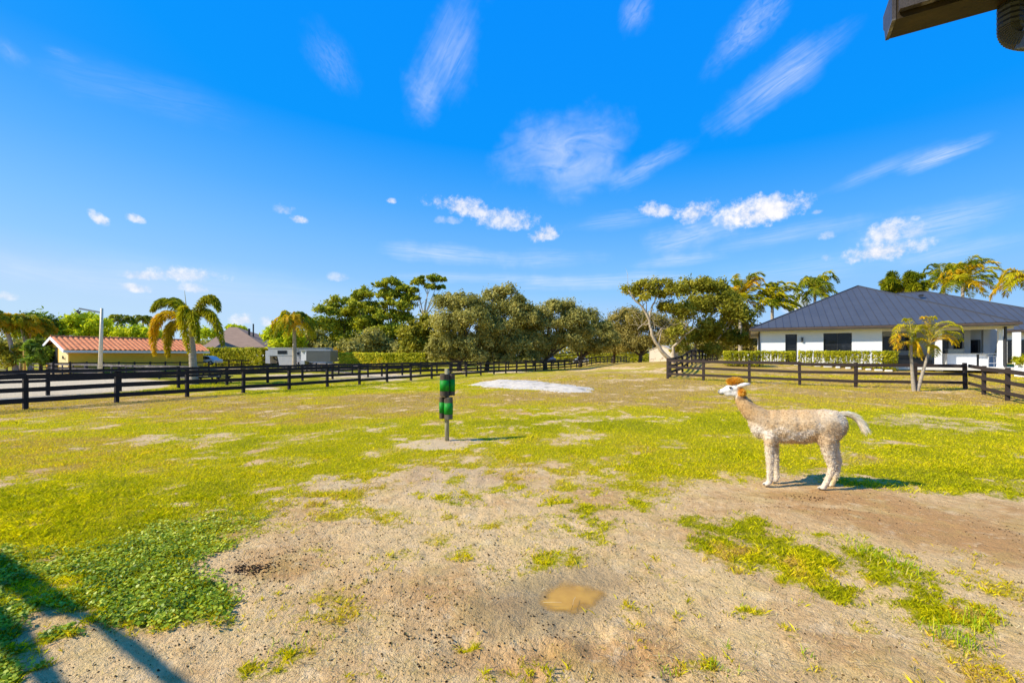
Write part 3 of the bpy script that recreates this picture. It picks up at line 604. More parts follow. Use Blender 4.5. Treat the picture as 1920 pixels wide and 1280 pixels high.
pts = []; b0 = Vector((-20.6, 20.2)); d2_ = Vector((.452, .892))
for i in range(-4, 30):
    c = b0+d2_*2.62*i; pts.append(Vector((c.x, c.y, Tz(c.x, c.y))))
fence('second black fence behind the lane, parallel to the nearest one', pts, RA, (M['fence'], M['fence']), 1.15, group='black board fences of the paddocks')
# right paddock fence
cor = Wg(1252, 26.0); c1 = Wg(1810, 20.5)
pts = [cor]
for px, Y in ((1319, 24.9), (1405, 23.5), (1499.6, 22.35), (1604.6, 21.4), (1716, 20.9)): pts.append(Wg(px, Y))
pts.append(c1)
RB = [(.98, 1.13), (.60, .73), (.22, .35)]
f3 = fence('brown black fence crossing in front of the white house', pts, RB, (M['fence_brown'], M['fence_brown']), 1.17, group='black board fences of the paddocks', side=1, cap=.0)
pts = [c1]
for k in range(1, 5):
    X, Y = 20.4-.53*2.44*k, 20.5-.848*2.44*k; pts.append(Vector((X, Y, Tz(X, Y))))
fence('short fence run coming towards the viewer at the right edge', pts[1:], RB, (M['fence_brown'], M['fence_brown']), 1.17, group='black board fences of the paddocks', side=1)
m_ = MB()
f4 = [o for o in COL.objects if o.name.startswith('board_fence')][-1]
for z0, z1 in RB: m_.bar(c1+Vector((.05, -.09, (z0+z1)/2)), pts[1]+Vector((.09, .0, (z0+z1)/2)), .026, z1-z0)
m_.build('rail', M['fence_brown'], f4)
c = Vector((8.9, 26)); e_ = Vector((25.5, 56.4)); n = 14
pts = line((c.x+.45, c.y+.9, 0), (e_.x, e_.y, 0), n)
fence('black fence running back beside the pale trunked tree', pts, RA, (M['fence'], M['fence']), 1.15, group='black board fences of the paddocks', side=-1)
RC = [(.86, .99), (.50, .62), (.16, .28)]
fence('low fence with grey boards beyond the gravel yard', line(Wg(62, 49), Wg(372, 31.5), 12), RC, (M['fence_grey'], M['fence_grey']), 1.0, .10, group='paddock fences left of the palm', cap=.17, capmat=M['fence_grey'])
fence('dark two rail fence along the front of the yellow barn', line(Wg(100, 42), Wg(392, 46), 10), [(1.02, 1.13), (.62, .72)], (M['fence'], M['fence']), 1.2, .12, group='paddock fences left of the palm')
fence('grey boarded fence in front of the two trailers', line(Wg(690, 37.5), Wg(492, 72), 12), RC, (M['fence'], M['fence_grey']), 1.0, .11, group='paddock fences left of the palm')
fence('farthest dark fence, behind the grey boarded one by the trailers', line(Wg(405, 60), Wg(665, 68), 12), [(1.05, 1.2), (.55, .68)], (M['fence'], M['fence']), 1.25, .14, group='paddock fences left of the palm')
fence('tiny piece of grey fence below the palm clump at the left edge', line(Wg(-30, 52), Wg(13, 50), 2), RC, (M['fence_grey'], M['fence_grey']), 1.0, .12, group='paddock fences left of the palm')

# ------------------------------------------------------------------ post with green painted log rollers
c = Gp(838, 826); t = thing('scratching_post', 'wooden post hung with four green banded logs', 'post', c)
ppm = FP/c.y                                        # photo px per metre there
def zz_(py): return CH-(py-HY)/ppm-0
m_ = MB(); m_.tube([c+Vector((0, 0, -.2)), c+Vector((0, 0, .35)), Vector((c.x-.004, c.y, zz_(691)))], [.046, .045, .043], 20); m_.build('pole', surf('greenish_post_wood', (.40, .36, .20), (.20, .17, .10), .9, 10, .1, .8, .006, stretch=(1, 1, .15), alt=(.50, .48, .28)), t, True)
for (px0, px1, y0, y1, g0, g1, dy) in ((826, 843, 701, 742, 712, 732, -.075), (843.4, 853, 701, 741, 711, 733, .03), (824, 834, 744, 784, 753.5, 773.5, -.02), (834, 850, 744, 784.5, 754, 775, -.085)):
    cx = c.x+((px0+px1)/2-838)/ppm; r = max((px1-px0)/2/ppm, .052); cy = c.y+dy
    if px0 == 843.4: r = .058; cy = c.y+.0
    if r == .052 or px0 == 843.4: cx = c.x+((px0+r*ppm-838)/ppm if px0 < 830 else (px1-r*ppm-838)/ppm)
    m_ = MB(); zt, zb = zz_(y0), zz_(y1); ztb, zbb = zz_(g0), zz_(g1)
    m_.tube([(cx, cy, zb), (cx, cy, zb+.006), (cx, cy, zt-.006), (cx, cy, zt)], [r*.93, r, r, r*.93], 22)
    lg = m_.build('log', M['log_bark'], t, False)
    m_ = MB(); m_.tube([(cx, cy, zbb), (cx, cy, ztb)], r+.003, 26); m_.build('green_band', M['green_paint'], lg, True, origin=t.location)
m_ = MB(); m_.box(c.x+.048, c.y-.045, zz_(742), c.x+.064, c.y+.03, zz_(702)); m_.build('gap_shade', M['dark_metal'], t)  # black backing stands in for the dark gap between the logs

# ------------------------------------------------------------------ trees
def leaf_cloud(name, lobes, n, size, mat, parent, clumps=26, spread=.22, flat=0., up=.35, asp=1.6, inner=.5):
    """lobes (M,6) centre+radii; leaves gathered in sprays on and inside each lobe"""
    lobes = np.asarray(lobes, float); wgt = (lobes[:, 3]*lobes[:, 4]*lobes[:, 5])**.67; wgt /= wgt.sum(); C, Nn, Sz, Rn = [], [], [], []
    for lb, w in zip(lobes, wgt):
        m = max(int(n*w), 12); k = max(int(clumps*(.6+.8*rng.random())), 5)
        d = unit(rng.normal(size=(k, 3))); d[:, 2] = np.where(d[:, 2] < -.3, -d[:, 2]*.5, d[:, 2]); rr = (inner+(1.02-inner)*rng.random(k)**.5)[:, None]
        cc = lb[:3]+d*rr*lb[3:6]; csz = spread*(.5+rng.random(k)); tone = rng.random(k)
        j = rng.integers(0, k, m); rad = (lb[3]+lb[4]+lb[5])/3
        off = rng.normal(size=(m, 3))*csz[j][:, None]*rad; off[:, 2] *= (1-flat)
        p_ = cc[j]+off; C.append(p_)
        nn = unit(unit(p_-lb[:3])*.7+rng.normal(size=(m, 3))*.75+np.array([0, 0, up])); Nn.append(nn)
        Sz.append(size*(.55+.9*rng.random(m))); Rn.append(np.clip(.5*tone[j]+.5*rng.random(m), 0, 1))
    C = np.concatenate(C); Nn = np.concatenate(Nn); Sz = np.concatenate(Sz); Rn = np.concatenate(Rn)
    v_, f_ = quads(C, Nn, Sz, asp)
    return npmesh(name, v_, f_, mat, parent, {'rnd': np.repeat(Rn, 4)})
def limbs(parent, base, tips, r0, mat, wob=.08, fork=.35, name='trunk'):
    """trunk that forks into limbs reaching every tip"""
    m_ = MB(); base = Vector(base)
    cen = sum((Vector(t_) for t_ in tips), Vector())/len(tips)
    fk = base.lerp(Vector((base.x*.6+cen.x*.4, base.y*.6+cen.y*.4, cen.z)), fork)
    pts = [base-Vector((0, 0, .2)), base.lerp(fk, .5)+Vector((random.uniform(-wob, wob), 0, 0)), fk]; m_.tube(pts, [r0*1.25, r0, r0*.85], 9, jit=.05)
    for tp in tips:
        tp = Vector(tp); L_ = (tp-fk).length; ctl = fk.lerp(tp, .45)+Vector((random.uniform(-1, 1), random.uniform(-1, 1), random.uniform(-.2, .5)))*L_*wob*1.6; P_ = []
        for k in range(6): u = k/5; P_.append(fk*(1-u)**2+ctl*2*u*(1-u)+tp*u*u)
        m_.tube(P_, [r0*.62*(1-.8*k/5) for k in range(6)], 6)
        for q in range(2):
            i = random.randint(2, 4); e2 = P_[i]+Vector((random.uniform(-1, 1), random.uniform(-1, 1), random.uniform(0, .9)))*L_*.28
            m_.tube([P_[i], P_[i].lerp(e2, .5)+Vector((0, 0, L_*.03)), e2], [r0*.25, r0*.17, r0*.07], 5)
    return m_.build(name, mat, parent, True)
def px_tree(name, label, Y, base_px, lobes_px, n, size, lmat, bmat, r0=.2, group=None, cat='tree', depth=None, base_y=None, **kw):
    """lobes given as photo outline circles (px, py, rx, ry[, dY]) turned into real lobes at the tree's distance"""
    bx = (base_px-CX)*Y/FP; bz = Tz(bx, Y); t = thing(name, label, cat, (bx, Y, bz), group); s = Y/FP; L6 = []
    for lb in lobes_px:
        dY = lb[4] if len(lb) > 4 else random.uniform(-.35, .35)*lb[2]*s; q = P(lb[0], lb[1], Y+dY); rx, rz = lb[2]*s, lb[3]*s
        L6.append((q.x, q.y, q.z, rx*.93, (depth or 1)*(rx+rz)/2, rz*.93))
    fl = kw.pop('fork', .35)
    leaf_cloud('crown', L6, n, size, lmat, t, **kw)
    limbs(t, (bx, Y, bz), [l_[:3] for l_ in L6], r0, bmat, fork=fl)
    return t
LM = {}
LM['oak'] = leafmat('olive_oak_leaves', [(.035, .040, .014), (.095, .098, .032), (.165, .16, .055), (.27, .25, .12)], .3)
LM['oak_brown'] = leafmat('brown_olive_leaves', [(.04, .040, .014), (.11, .10, .03), (.18, .155, .05), (.27, .235, .09)], .3, gain=2.1)
LM['pine'] = leafmat('pine_needles', [(.02, .035, .006), (.07, .095, .010), (.16, .17, .014), (.24, .23, .03)], .25)
LM['bright'] = leafmat('bright_green_leaves', [(.05, .085, .006), (.13, .18, .010), (.24, .27, .012), (.33, .33, .03)], .4)
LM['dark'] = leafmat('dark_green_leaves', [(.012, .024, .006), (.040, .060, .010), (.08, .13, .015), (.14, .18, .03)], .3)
LM['thin'] = leafmat('yellow_green_leaves', [(.06, .07, .010), (.14, .15, .016), (.23, .225, .03), (.30, .26, .06)], .35, gain=1.55)
LM['hedge'] = leafmat('hedge_leaves', [(.06, .08, .005), (.17, .19, .008), (.30, .31, .015), (.45, .42, .05)], .35, .5, 2., gain=1.6)
LM['hedge_rust'] = leafmat('rusty_hedge_leaves', [(.07, .09, .010), (.18, .20, .015), (.30, .26, .02), (.38, .22, .05)], .35)
LM['palm_y'] = leafmat('yellow_palm_leaflets', [(.10, .13, .006), (.26, .28, .008), (.42, .39, .012), (.58, .42, .02)], .4, .45, gain=1.25)
LM['palm_g'] = leafmat('green_palm_leaflets', [(.03, .06, .006), (.10, .15, .010), (.24, .26, .012), (.38, .33, .02)], .4, .45, gain=1.25)
LM['palm_o'] = leafmat('orange_palm_leaflets', [(.14, .13, .010), (.34, .29, .012), (.52, .36, .012), (.56, .28, .03)], .4, .45, gain=1.25)
LM['palm_b'] = leafmat('dead_palm_leaflets', [(.05, .035, .015), (.16, .10, .04), (.28, .18, .08), (.30, .22, .12)], .2, .7)

# pines
px_tree('pine_tree', 'rounded pine, leftmost of the tall pine group', 78, 640, [(600, 612, 24, 22), (616, 585, 26, 22), (640, 568, 26, 14), (655, 590, 28, 24), (596, 640, 26, 22), (632, 618, 30, 24), (672, 610, 22, 26), (650, 640, 34, 22)], 15000, .17, LM['pine'], M['bark'], .22, 'tall pines behind the hedge', clumps=30, spread=.17, flat=.4, inner=.45)
px_tree('pine_tree', 'pine with a narrow pale green top, second from left in the pine group', 74, 690, [(682, 552, 20, 16), (676, 575, 22, 18), (700, 585, 20, 20), (690, 608, 24, 18), (668, 560, 14, 14), (706, 620, 22, 18)], 9000, .17, LM['pine'], M['bark'], .2, 'tall pines behind the hedge', clumps=26, spread=.17, flat=.4, inner=.45)
px_tree('pine_tree', 'tall dark dense pine with a bare straight trunk', 72, 745, [(712, 535, 14, 10), (735, 533, 24, 12), (758, 545, 20, 14), (730, 555, 26, 15), (745, 575, 30, 18), (725, 595, 24, 16), (758, 600, 20, 18), (740, 625, 28, 18), (765, 560, 14, 12), (715, 630, 26, 24), (770, 640, 20, 18)], 17000, .17, LM['pine'], M['bark'], .24, 'tall pines behind the hedge', clumps=28, spread=.17, flat=.45, inner=.4)
px_tree('pine_tree', 'open flat topped pine with bare forked limbs against the sky', 70, 792, [(802, 523, 20, 8), (822, 527, 14, 9), (784, 530, 14, 8), (776, 545, 10, 8), (828, 540, 8, 7), (808, 538, 16, 6), (780, 560, 9, 6), (822, 556, 8, 4)], 4200, .16, LM['pine'], M['bark_pale'], .17, 'tall pines behind the hedge', clumps=16, spread=.18, flat=.4, fork=.62)
px_tree('green_tree', 'bright green round tree right of the brown roof', 62, 530, [(512, 632, 16, 20), (530, 618, 18, 16), (548, 640, 18, 20), (525, 645, 22, 16)], 7000, .15, LM['bright'], M['bark'], .15, clumps=26)
px_tree('green_tree', 'dark underwood tree beneath the pines', 68, 620, [(575, 650, 24, 20), (605, 655, 26, 18), (590, 630, 16, 16), (640, 660, 30, 16), (668, 655, 26, 20)], 8000, .16, LM['oak'], M['bark'], .15, clumps=26)
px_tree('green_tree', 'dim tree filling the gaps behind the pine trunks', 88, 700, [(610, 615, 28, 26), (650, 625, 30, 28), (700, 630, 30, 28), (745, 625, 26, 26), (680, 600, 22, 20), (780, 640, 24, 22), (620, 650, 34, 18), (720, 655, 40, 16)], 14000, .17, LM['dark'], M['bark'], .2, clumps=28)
px_tree('green_tree', 'dim backing tree between the second and third oak', 84, 1000, [(985, 610, 28, 26), (1010, 640, 30, 26), (965, 640, 28, 26), (1075, 645, 30, 20), (1130, 655, 34, 12), (1165, 655, 30, 14)], 12000, .14, LM['oak'], M['bark'], .2, clumps=28)
px_tree('green_tree', 'yellow green bushy tree between pines and oaks', 60, 790, [(775, 625, 24, 20), (800, 610, 26, 20), (780, 650, 28, 22), (812, 640, 28, 26), (760, 665, 20, 14)], 9500, .15, LM['thin'], M['bark'], .15, clumps=26)
px_tree('green_tree', 'dark shrubby tree in the shade of the tall pine', 69, 710, [(690, 650, 28, 18), (720, 655, 28, 20), (745, 660, 26, 18), (700, 635, 22, 18)], 8000, .15, LM['oak'], M['bark'], .15, clumps=26)
# oaks
oaks = [
 ('broad olive oak, leftmost of the oak row', 52, 862, [(840, 575, 30, 22), (872, 568, 34, 20), (845, 610, 36, 28), (885, 602, 38, 30), (832, 645, 30, 26), (870, 648, 44, 26), (905, 640, 32, 28), (815, 660, 20, 18), (835, 668, 34, 14), (880, 668, 36, 14)], 24000),
 ('tallest olive oak with a ragged pointed top', 55, 912, [(925, 560, 24, 18), (948, 548, 22, 14), (915, 585, 30, 24), (955, 582, 38, 28), (935, 620, 40, 30), (985, 600, 26, 26), (960, 650, 44, 24), (905, 655, 34, 22), (972, 565, 14, 16), (945, 670, 34, 12), (985, 640, 30, 26), (992, 668, 26, 12)], 27000),
 ('wide olive oak with a pale low branch over the fence', 58, 1022, [(1003, 592, 26, 24), (1040, 578, 26, 16), (1060, 575, 22, 14), (1030, 612, 36, 28), (1072, 602, 34, 26), (1010, 645, 34, 22), (1055, 640, 40, 20), (1090, 625, 24, 26), (1010, 664, 26, 10), (985, 615, 24, 26)], 23000),
 ('olive oak whose dark fork shows under the crown', 66, 1087, [(1075, 590, 22, 16), (1105, 598, 22, 18), (1098, 628, 34, 24), (1126, 618, 22, 22), (1075, 640, 28, 18), (1120, 648, 22, 16), (1100, 655, 34, 14), (1140, 640, 20, 24)], 15000),
 ('smaller dim oak left of the stone hut', 76, 1150, [(1140, 625, 22, 24), (1158, 600, 20, 18), (1178, 590, 22, 16), (1165, 628, 28, 26), (1190, 620, 24, 28), (1150, 655, 26, 14)], 11000),
 ('brownish oak directly behind the stone hut', 72, 1200, [(1195, 600, 26, 20), (1222, 610, 28, 26), (1205, 645, 34, 22), (1245, 635, 30, 28), (1180, 650, 22, 18), (1262, 612, 26, 22), (1165, 640, 20, 22)], 15000)]
for i, (lab, Y, bp, lb, n) in enumerate(oaks):
    px_tree('oak_tree', lab, Y, bp, lb, int(n*1.9), .095, LM['oak' if i < 4 else 'oak_brown'], M['bark'], .27, 'row of oaks along the fence', clumps=34, spread=.17, inner=.35, fork=.25)
# two sprawling pale trunked trees
def sprawl(label, Y, base, arms, lobes, n, lm, size=.10):
    bx = (base[0]-CX)*Y/FP; bz = Tz(bx, Y); t = thing('spreading_tree', label, 'tree', (bx, Y, bz), 'pale trunked trees beside the fence corner'); s = Y/FP
    L6 = [(P(l_[0], l_[1], Y).x, Y+random.uniform(-1.2, 1.2), P(l_[0], l_[1], Y).z, l_[2]*s, (l_[2]+l_[3])/2*s, l_[3]*s) for l_ in lobes]
    leaf_cloud('crown', L6, n, size, lm, t, clumps=30, spread=.17, inner=.35)
    m_ = MB()
    for (path, r0, r1) in arms:
        pp = [P(a_[0], a_[1], Y+(a_[2] if len(a_) > 2 else 0)) for a_ in path]; Q = []
        for i in range(len(pp)-1):
            for k in range(4):
                u = k/4; Q.append(pp[i].lerp(pp[i+1], u)+(Vector((random.uniform(-1, 1), random.uniform(-1, 1), random.uniform(-1, 1)))*.05 if (i+k) else Vector()))
        Q.append(pp[-1]); m_.tube(Q, [r0+(r1-r0)*(i/(len(Q)-1))**.8 for i in range(len(Q))], 8, jit=.06)
        for _ in range(7):
            i = random.randint(len(Q)//3, len(Q)-1); rr = (r0+(r1-r0)*(i/(len(Q)-1)))*.5; e1 = Q[i]+Vector((random.uniform(-1, 1), random.uniform(-.8, .8), random.uniform(.1, 1.1)))*1.5; e2 = e1+Vector((random.uniform(-1, 1), random.uniform(-.8, .8), random.uniform(-.1, .9)))
            m_.tube([Q[i], Q[i].lerp(e1, .5)+Vector((0, 0, .1)), e1, e2], [rr, rr*.7, rr*.45, rr*.2], 5)
    m_.build('trunk', M['bark_pale'], t, True); return t
sprawl('open crowned tree with a long pale limb leaning left over the stone hut', 40, (1265, 700), [
   ([(1265, 702), (1262, 680), (1238, 655), (1222, 628), (1217, 600), (1208, 580), (1190, 562), (1178, 545)], .24, .04), ([(1217, 600), (1222, 575), (1232, 555), (1236, 535)], .10, .03), ([(1262, 680), (1263, 650), (1278, 635), (1282, 618), (1296, 600)], .16, .05),
   ([(1238, 655), (1228, 640), (1240, 615), (1260, 618)], .07, .03), ([(1218, 608), (1205, 608), (1195, 618)], .06, .02)],
   [(1190, 545, 22, 16), (1215, 535, 24, 13), (1245, 532, 24, 12), (1232, 552, 26, 16), (1262, 548, 22, 20), (1255, 580, 22, 20), (1285, 590, 22, 24), (1270, 625, 24, 20), (1205, 562, 14, 10), (1280, 655, 20, 14)], 11500, LM['thin'], .080)
sprawl('fuller yellow green tree with several pale stems right of the stone hut', 43, (1300, 690), [
   ([(1300, 692), (1296, 668), (1290, 650), (1288, 625)], .14, .04), ([(1296, 668), (1305, 645), (1318, 622), (1330, 600), (1340, 580)], .13, .04), ([(1300, 680), (1303, 650), (1298, 615), (1302, 590)], .10, .03), ([(1305, 645), (1325, 610), (1322, 585)], .08, .03), ([(1340, 640), (1360, 620), (1375, 600)], .09, .03)],
   [(1290, 545, 26, 20), (1318, 538, 28, 16), (1346, 540, 26, 16), (1372, 556, 20, 20), (1300, 578, 32, 24), (1340, 578, 34, 28), (1375, 595, 26, 30), (1315, 620, 30, 24), (1355, 632, 34, 26), (1385, 640, 24, 24), (1330, 660, 30, 14), (1290, 640, 18, 20)], 27000, LM['thin'], .088)
px_tree('green_tree', 'dark leafy mass behind the pale trunked trees near the little white garage', 58, 1385, [(1380, 600, 24, 24), (1400, 625, 22, 24), (1370, 640, 30, 24), (1405, 655, 24, 18), (1340, 650, 30, 20)], 9000, .14, LM['oak_brown'], M['bark'], .2, clumps=26)
# left background
px_tree('green_tree', 'bright green tree left of the light pole', 68, 140, [(128, 612, 16, 14), (146, 602, 20, 14), (165, 600, 18, 12), (150, 622, 28, 14), (182, 612, 20, 16)], 8000, .16, LM['bright'], M['bark'], .2, clumps=26)
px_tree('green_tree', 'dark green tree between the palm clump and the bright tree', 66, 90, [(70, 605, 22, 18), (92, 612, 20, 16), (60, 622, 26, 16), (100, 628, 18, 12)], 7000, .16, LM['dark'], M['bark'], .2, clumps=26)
px_tree('green_tree', 'low green trees behind the red tiled roof', 72, 235, [(205, 625, 22, 12), (235, 628, 22, 10), (260, 625, 22, 12), (285, 628, 20, 12), (180, 628, 20, 10)], 7000, .16, LM['bright'], M['bark'], .2, clumps=24)
px_tree('green_tree', 'small rounded tree top behind the brown roof', 95, 446, [(438, 614, 13, 5), (452, 617, 11, 5), (385, 628, 20, 12)], 1800, .2, LM['bright'], M['bark'], .2, clumps=20)
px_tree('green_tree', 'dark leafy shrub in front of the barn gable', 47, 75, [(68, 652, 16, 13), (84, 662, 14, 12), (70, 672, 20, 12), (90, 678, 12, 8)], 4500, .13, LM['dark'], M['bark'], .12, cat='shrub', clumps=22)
px_tree('green_tree', 'yellow green understorey shrub below the palm clump', 50, 25, [(5, 660, 16, 14), (28, 668, 16, 12), (10, 680, 20, 8), (40, 655, 10, 10)], 3500, .13, LM['thin'], M['bark'], .1, cat='shrub', clumps=20)
px_tree('green_tree', 'rust coloured shrub at the right end of the grey trailer', 60, 640, [(630, 662, 8, 8), (645, 668, 8, 9)], 900, .11, LM['palm_o'], M['bark'], .08, cat='shrub', clumps=14)

def wood_mass():
    N_ = 46000; x = rng.uniform(-210, 230, N_); y = 135+rng.uniform(0, 22, N_); top = 6.2+3.2*(fbm(x, x*0, .06, 3, 91.)-.4)+1.6*(fbm(x, y, .4, 2, 92.)-.5)
    z = top*(1-rng.random(N_)**1.5*.98); v_, f_ = quads(np.c_[x, y, z+.1], unit(rng.normal(size=(N_, 3))+np.array([-.3, -.6, .5])), .42*(.5+rng.random(N_)))
    o = npmesh('far_wood', v_, f_, LM['oak'], attrs={'rnd': np.repeat(rng.random(N_), 4)}); tag(o, 'distant line of dull green trees on the horizon', 'trees', kind='stuff')
wood_mass()

# hedges
def hedge(name, label, p, q, h, w, n, size, mat, cat='hedge', group=None, z0=0.):
    p, q = Vector(p), Vector(q); t = thing(name, label, cat, p.lerp(q, .5), group); u = rng.random(n); X = p.x+(q.x-p.x)*u; Y = p.y+(q.y-p.y)*u; L_ = (q-p).length
    d = (q-p).normalized(); nx_, ny_ = d.y, -d.x; s = (rng.random(n)*2-1); tz = rng.random(n); onside = rng.random(n) < .6
    s = np.where(onside, np.sign(s)*(.86+.14*rng.random(n)), s); tz = np.where(onside, tz, 1-.15*rng.random(n)**2)
    bmp = .18*(fbm(u*L_, tz*h, 2.2, 3, 95.)-.5)
    X = X+nx_*s*(w/2+bmp); Y = Y+ny_*s*(w/2+bmp); Z = z0+T(X, Y)+.04+tz*(h*(1+.10*(fbm(X, Y, 1.6, 2, 96.)-.5)*2))
    nn = unit(np.c_[nx_*s, ny_*s, np.where(onside, .3, 1.)]+rng.normal(size=(n, 3))*.6)
    v_, f_ = quads(np.c_[X, Y, Z], nn, size*(.6+.8*rng.random(n)), 1.3); npmesh('foliage', v_, f_, mat, t, {'rnd': np.repeat(rng.random(n), 4)})
    m_ = MB()
    for k in range(max(2, int(L_/1.2))):
        c_ = p.lerp(q, (k+.5)/max(2, int(L_/1.2))); zz0 = Tz(c_.x, c_.y)+z0; m_.tube([(c_.x, c_.y, zz0-.1), (c_.x, c_.y, zz0+h*.8)], [.035, .015], 5)
    m_.build('stem', M['bark'], t); return t
hedge('clipped_hedge', 'tall rusty green hedge below the pines', Wg(640, 58), Wg(748, 56), 2.0, 1.2, 9000, .11, LM['hedge_rust'])
hedge('clipped_hedge', 'bushier green end of the hedge next to the oaks', Wg(722, 53), Wg(800, 52), 1.9, 1.2, 5500, .11, LM['hedge'])
hedge('clipped_hedge', 'dark green hedge behind the white car', Wg(368, 64), Wg(497, 62), 2.7, 1.3, 8000, .13, LM['hedge'])
hedge('clipped_hedge', 'sunlit yellow green hedge seen under the oaks', Wg(1040, 100), Wg(1215, 98), 1.9, 1.5, 5000, .15, LM['hedge'])

# palms
def bez(pts, n):
    pts = [Vector(p) for p in pts]; out = []
    for i in range(n):
        u = i/(n-1); q = pts[:]
        while len(q) > 1: q = [q[k].lerp(q[k+1], u) for k in range(len(q)-1)]
        out.append(q[0])
    return out
class Palm:
    def __init__(s): s.v = []; s.f = []; s.r = []; s.n = 0; s.rach = MB()
    def frond(s, ctl, ll, lw, n=42, plume=False, droop=.5, wind=(0, 0, 0), tone=(0, 1), rr=.018, vee=.5):
        path = bez(ctl, n); s.rach.tube(path[::4]+[path[-1]], [rr*(1-.8*i/(len(path[::4]))) for i in range(len(path[::4])+1)], 5)
        for i in range(int(n*.12), n):
            u = i/(n-1); t_ = (path[min(i+1, n-1)]-path[max(i-1, 0)]).normalized(); sd = t_.cross(Vector((0, 0, 1)))
            if sd.length < .1: sd = Vector((1, 0, 0))
            sd.normalize(); up = sd.cross(t_).normalized(); Ln = ll*(math.sin(math.pi*(.12+.83*u))**.6)
            rep = 13 if plume else (2 if lw < .02 else 3)
            for k in range(rep):
                if plume: a = random.uniform(0, 2*math.pi); dr = (sd*math.cos(a)+up*math.sin(a))*1.+t_*.75
                else: sg = (-1, 1)[k % 2]; dr = sd*sg+up*vee*random.uniform(-.2, 1.3)+t_*random.uniform(.5, .8)
                dr = dr.normalized()+Vector(wind)*.6; dr.normalize(); l_ = Ln*random.uniform(.75, 1.1); p0 = path[i]; p1 = p0+dr*l_*.5-Vector((0, 0, droop*l_*.12)); p2 = p0+dr*l_*.86-Vector((0, 0, droop*l_*.62))+Vector(wind)*l_*.4
                wv = (dr.cross(Vector((random.uniform(-1, 1), random.uniform(-1, 1), random.uniform(-1, 1))))).normalized()*lw
                s.v += [p0-wv*.4, p0+wv*.4, p1+wv, p1-wv, p2+wv*.15, p2-wv*.15]; o = s.n; s.f += [(o, o+1, o+2, o+3), (o+3, o+2, o+4, o+5)]; s.n += 6
                s.r += [min(1, max(0, tone[0]+(tone[1]-tone[0])*random.random()))]*6
    def build(s, t, mat, rm):
        npmesh('crown', np.array([tuple(v_) for v_ in s.v]), np.array(s.f), mat, t, {'rnd': np.array(s.r)}); s.rach.build('frond_stalks', rm, t)
def palm_trunk(t, pts, radii, n=12, mat=None, rings=True, rs=28):
    path = bez(pts, rs); rad = [float(np.interp(i/(rs-1), np.linspace(0, 1, len(radii)), radii))*(1+(.05 if i % 2 else -.03)*rings) for i in range(rs)]
    m_ = MB(); m_.tube([path[0]-Vector((0, 0, .25))]+path, [rad[0]]+rad, n); return m_.build('trunk', mat or M['palm_trunk'], t, True)
# foxtail palm behind the lane fences
Y = 28.0; bs = Wg(364, Y); t = thing('foxtail_palm', 'big palm with six bushy drooping yellow plume fronds', 'palm', bs)
palm_trunk(t, [bs, P(362, 690, Y), P(361, 655, Y), P(357.5, 612, Y)], [.25, .21, .185, .13], 16)
m_ = MB(); m_.tube([P(359.5, 632, Y), P(358.5, 622, Y), P(357.5, 603, Y)], [.165, .17, .07], 12); m_.build('crownshaft', M['crownshaft'], t, True)
cw_ = P(357, 618, Y)
for mat, fr in ((LM['palm_g'], [([(357, 615, 0), (345, 568, .3), (305, 545, .5), (285, 582, .6)], (.3, 1)), ([(358, 615, 0), (366, 570, -.2), (400, 530, -.5), (411, 582, -.8)], (.35, 1)), ([(357, 612, 0), (352, 590, .6), (340, 560, 1.2), (322, 560, 1.6)], (.1, .7))]),
                (LM['palm_y'], [([(357, 612, 0), (344, 548, -.6), (334, 580, -1.1), (354, 658, -1.3)], (.35, 1)), ([(357, 610, 0), (352, 570, -.3), (362, 580, -1.1), (371, 640, -1.4)], (.0, .6)), ([(358, 615, 0), (375, 560, 0), (405, 580, -.4), (418, 645, -.8)], (.0, .6))]),
                (LM['palm_o'], [([(357, 615, 0), (318, 560, .2), (275, 590, .3), (290, 664, .2)], (.3, .9)), ([(357, 618, 0), (325, 590, .5), (308, 610, .9), (316, 668, 1.)], (0, .4))])):
    pl = Palm()
    for ctl, tone in fr: pl.frond([P(a_, b_, Y+c_) for a_, b_, c_ in ctl], .55, .030, 70, True, .6, tone=tone, rr=.045)
    pl.build(t, mat, M['crownshaft'])
m_ = MB(); m_.tube([P(349, 572, Y), P(346, 545, Y)], [.025, .008], 5); m_.tube([P(352, 598, Y), P(349, 572, Y)], [.05, .025], 6); m_.build('spear_leaf', M['crownshaft'], t)
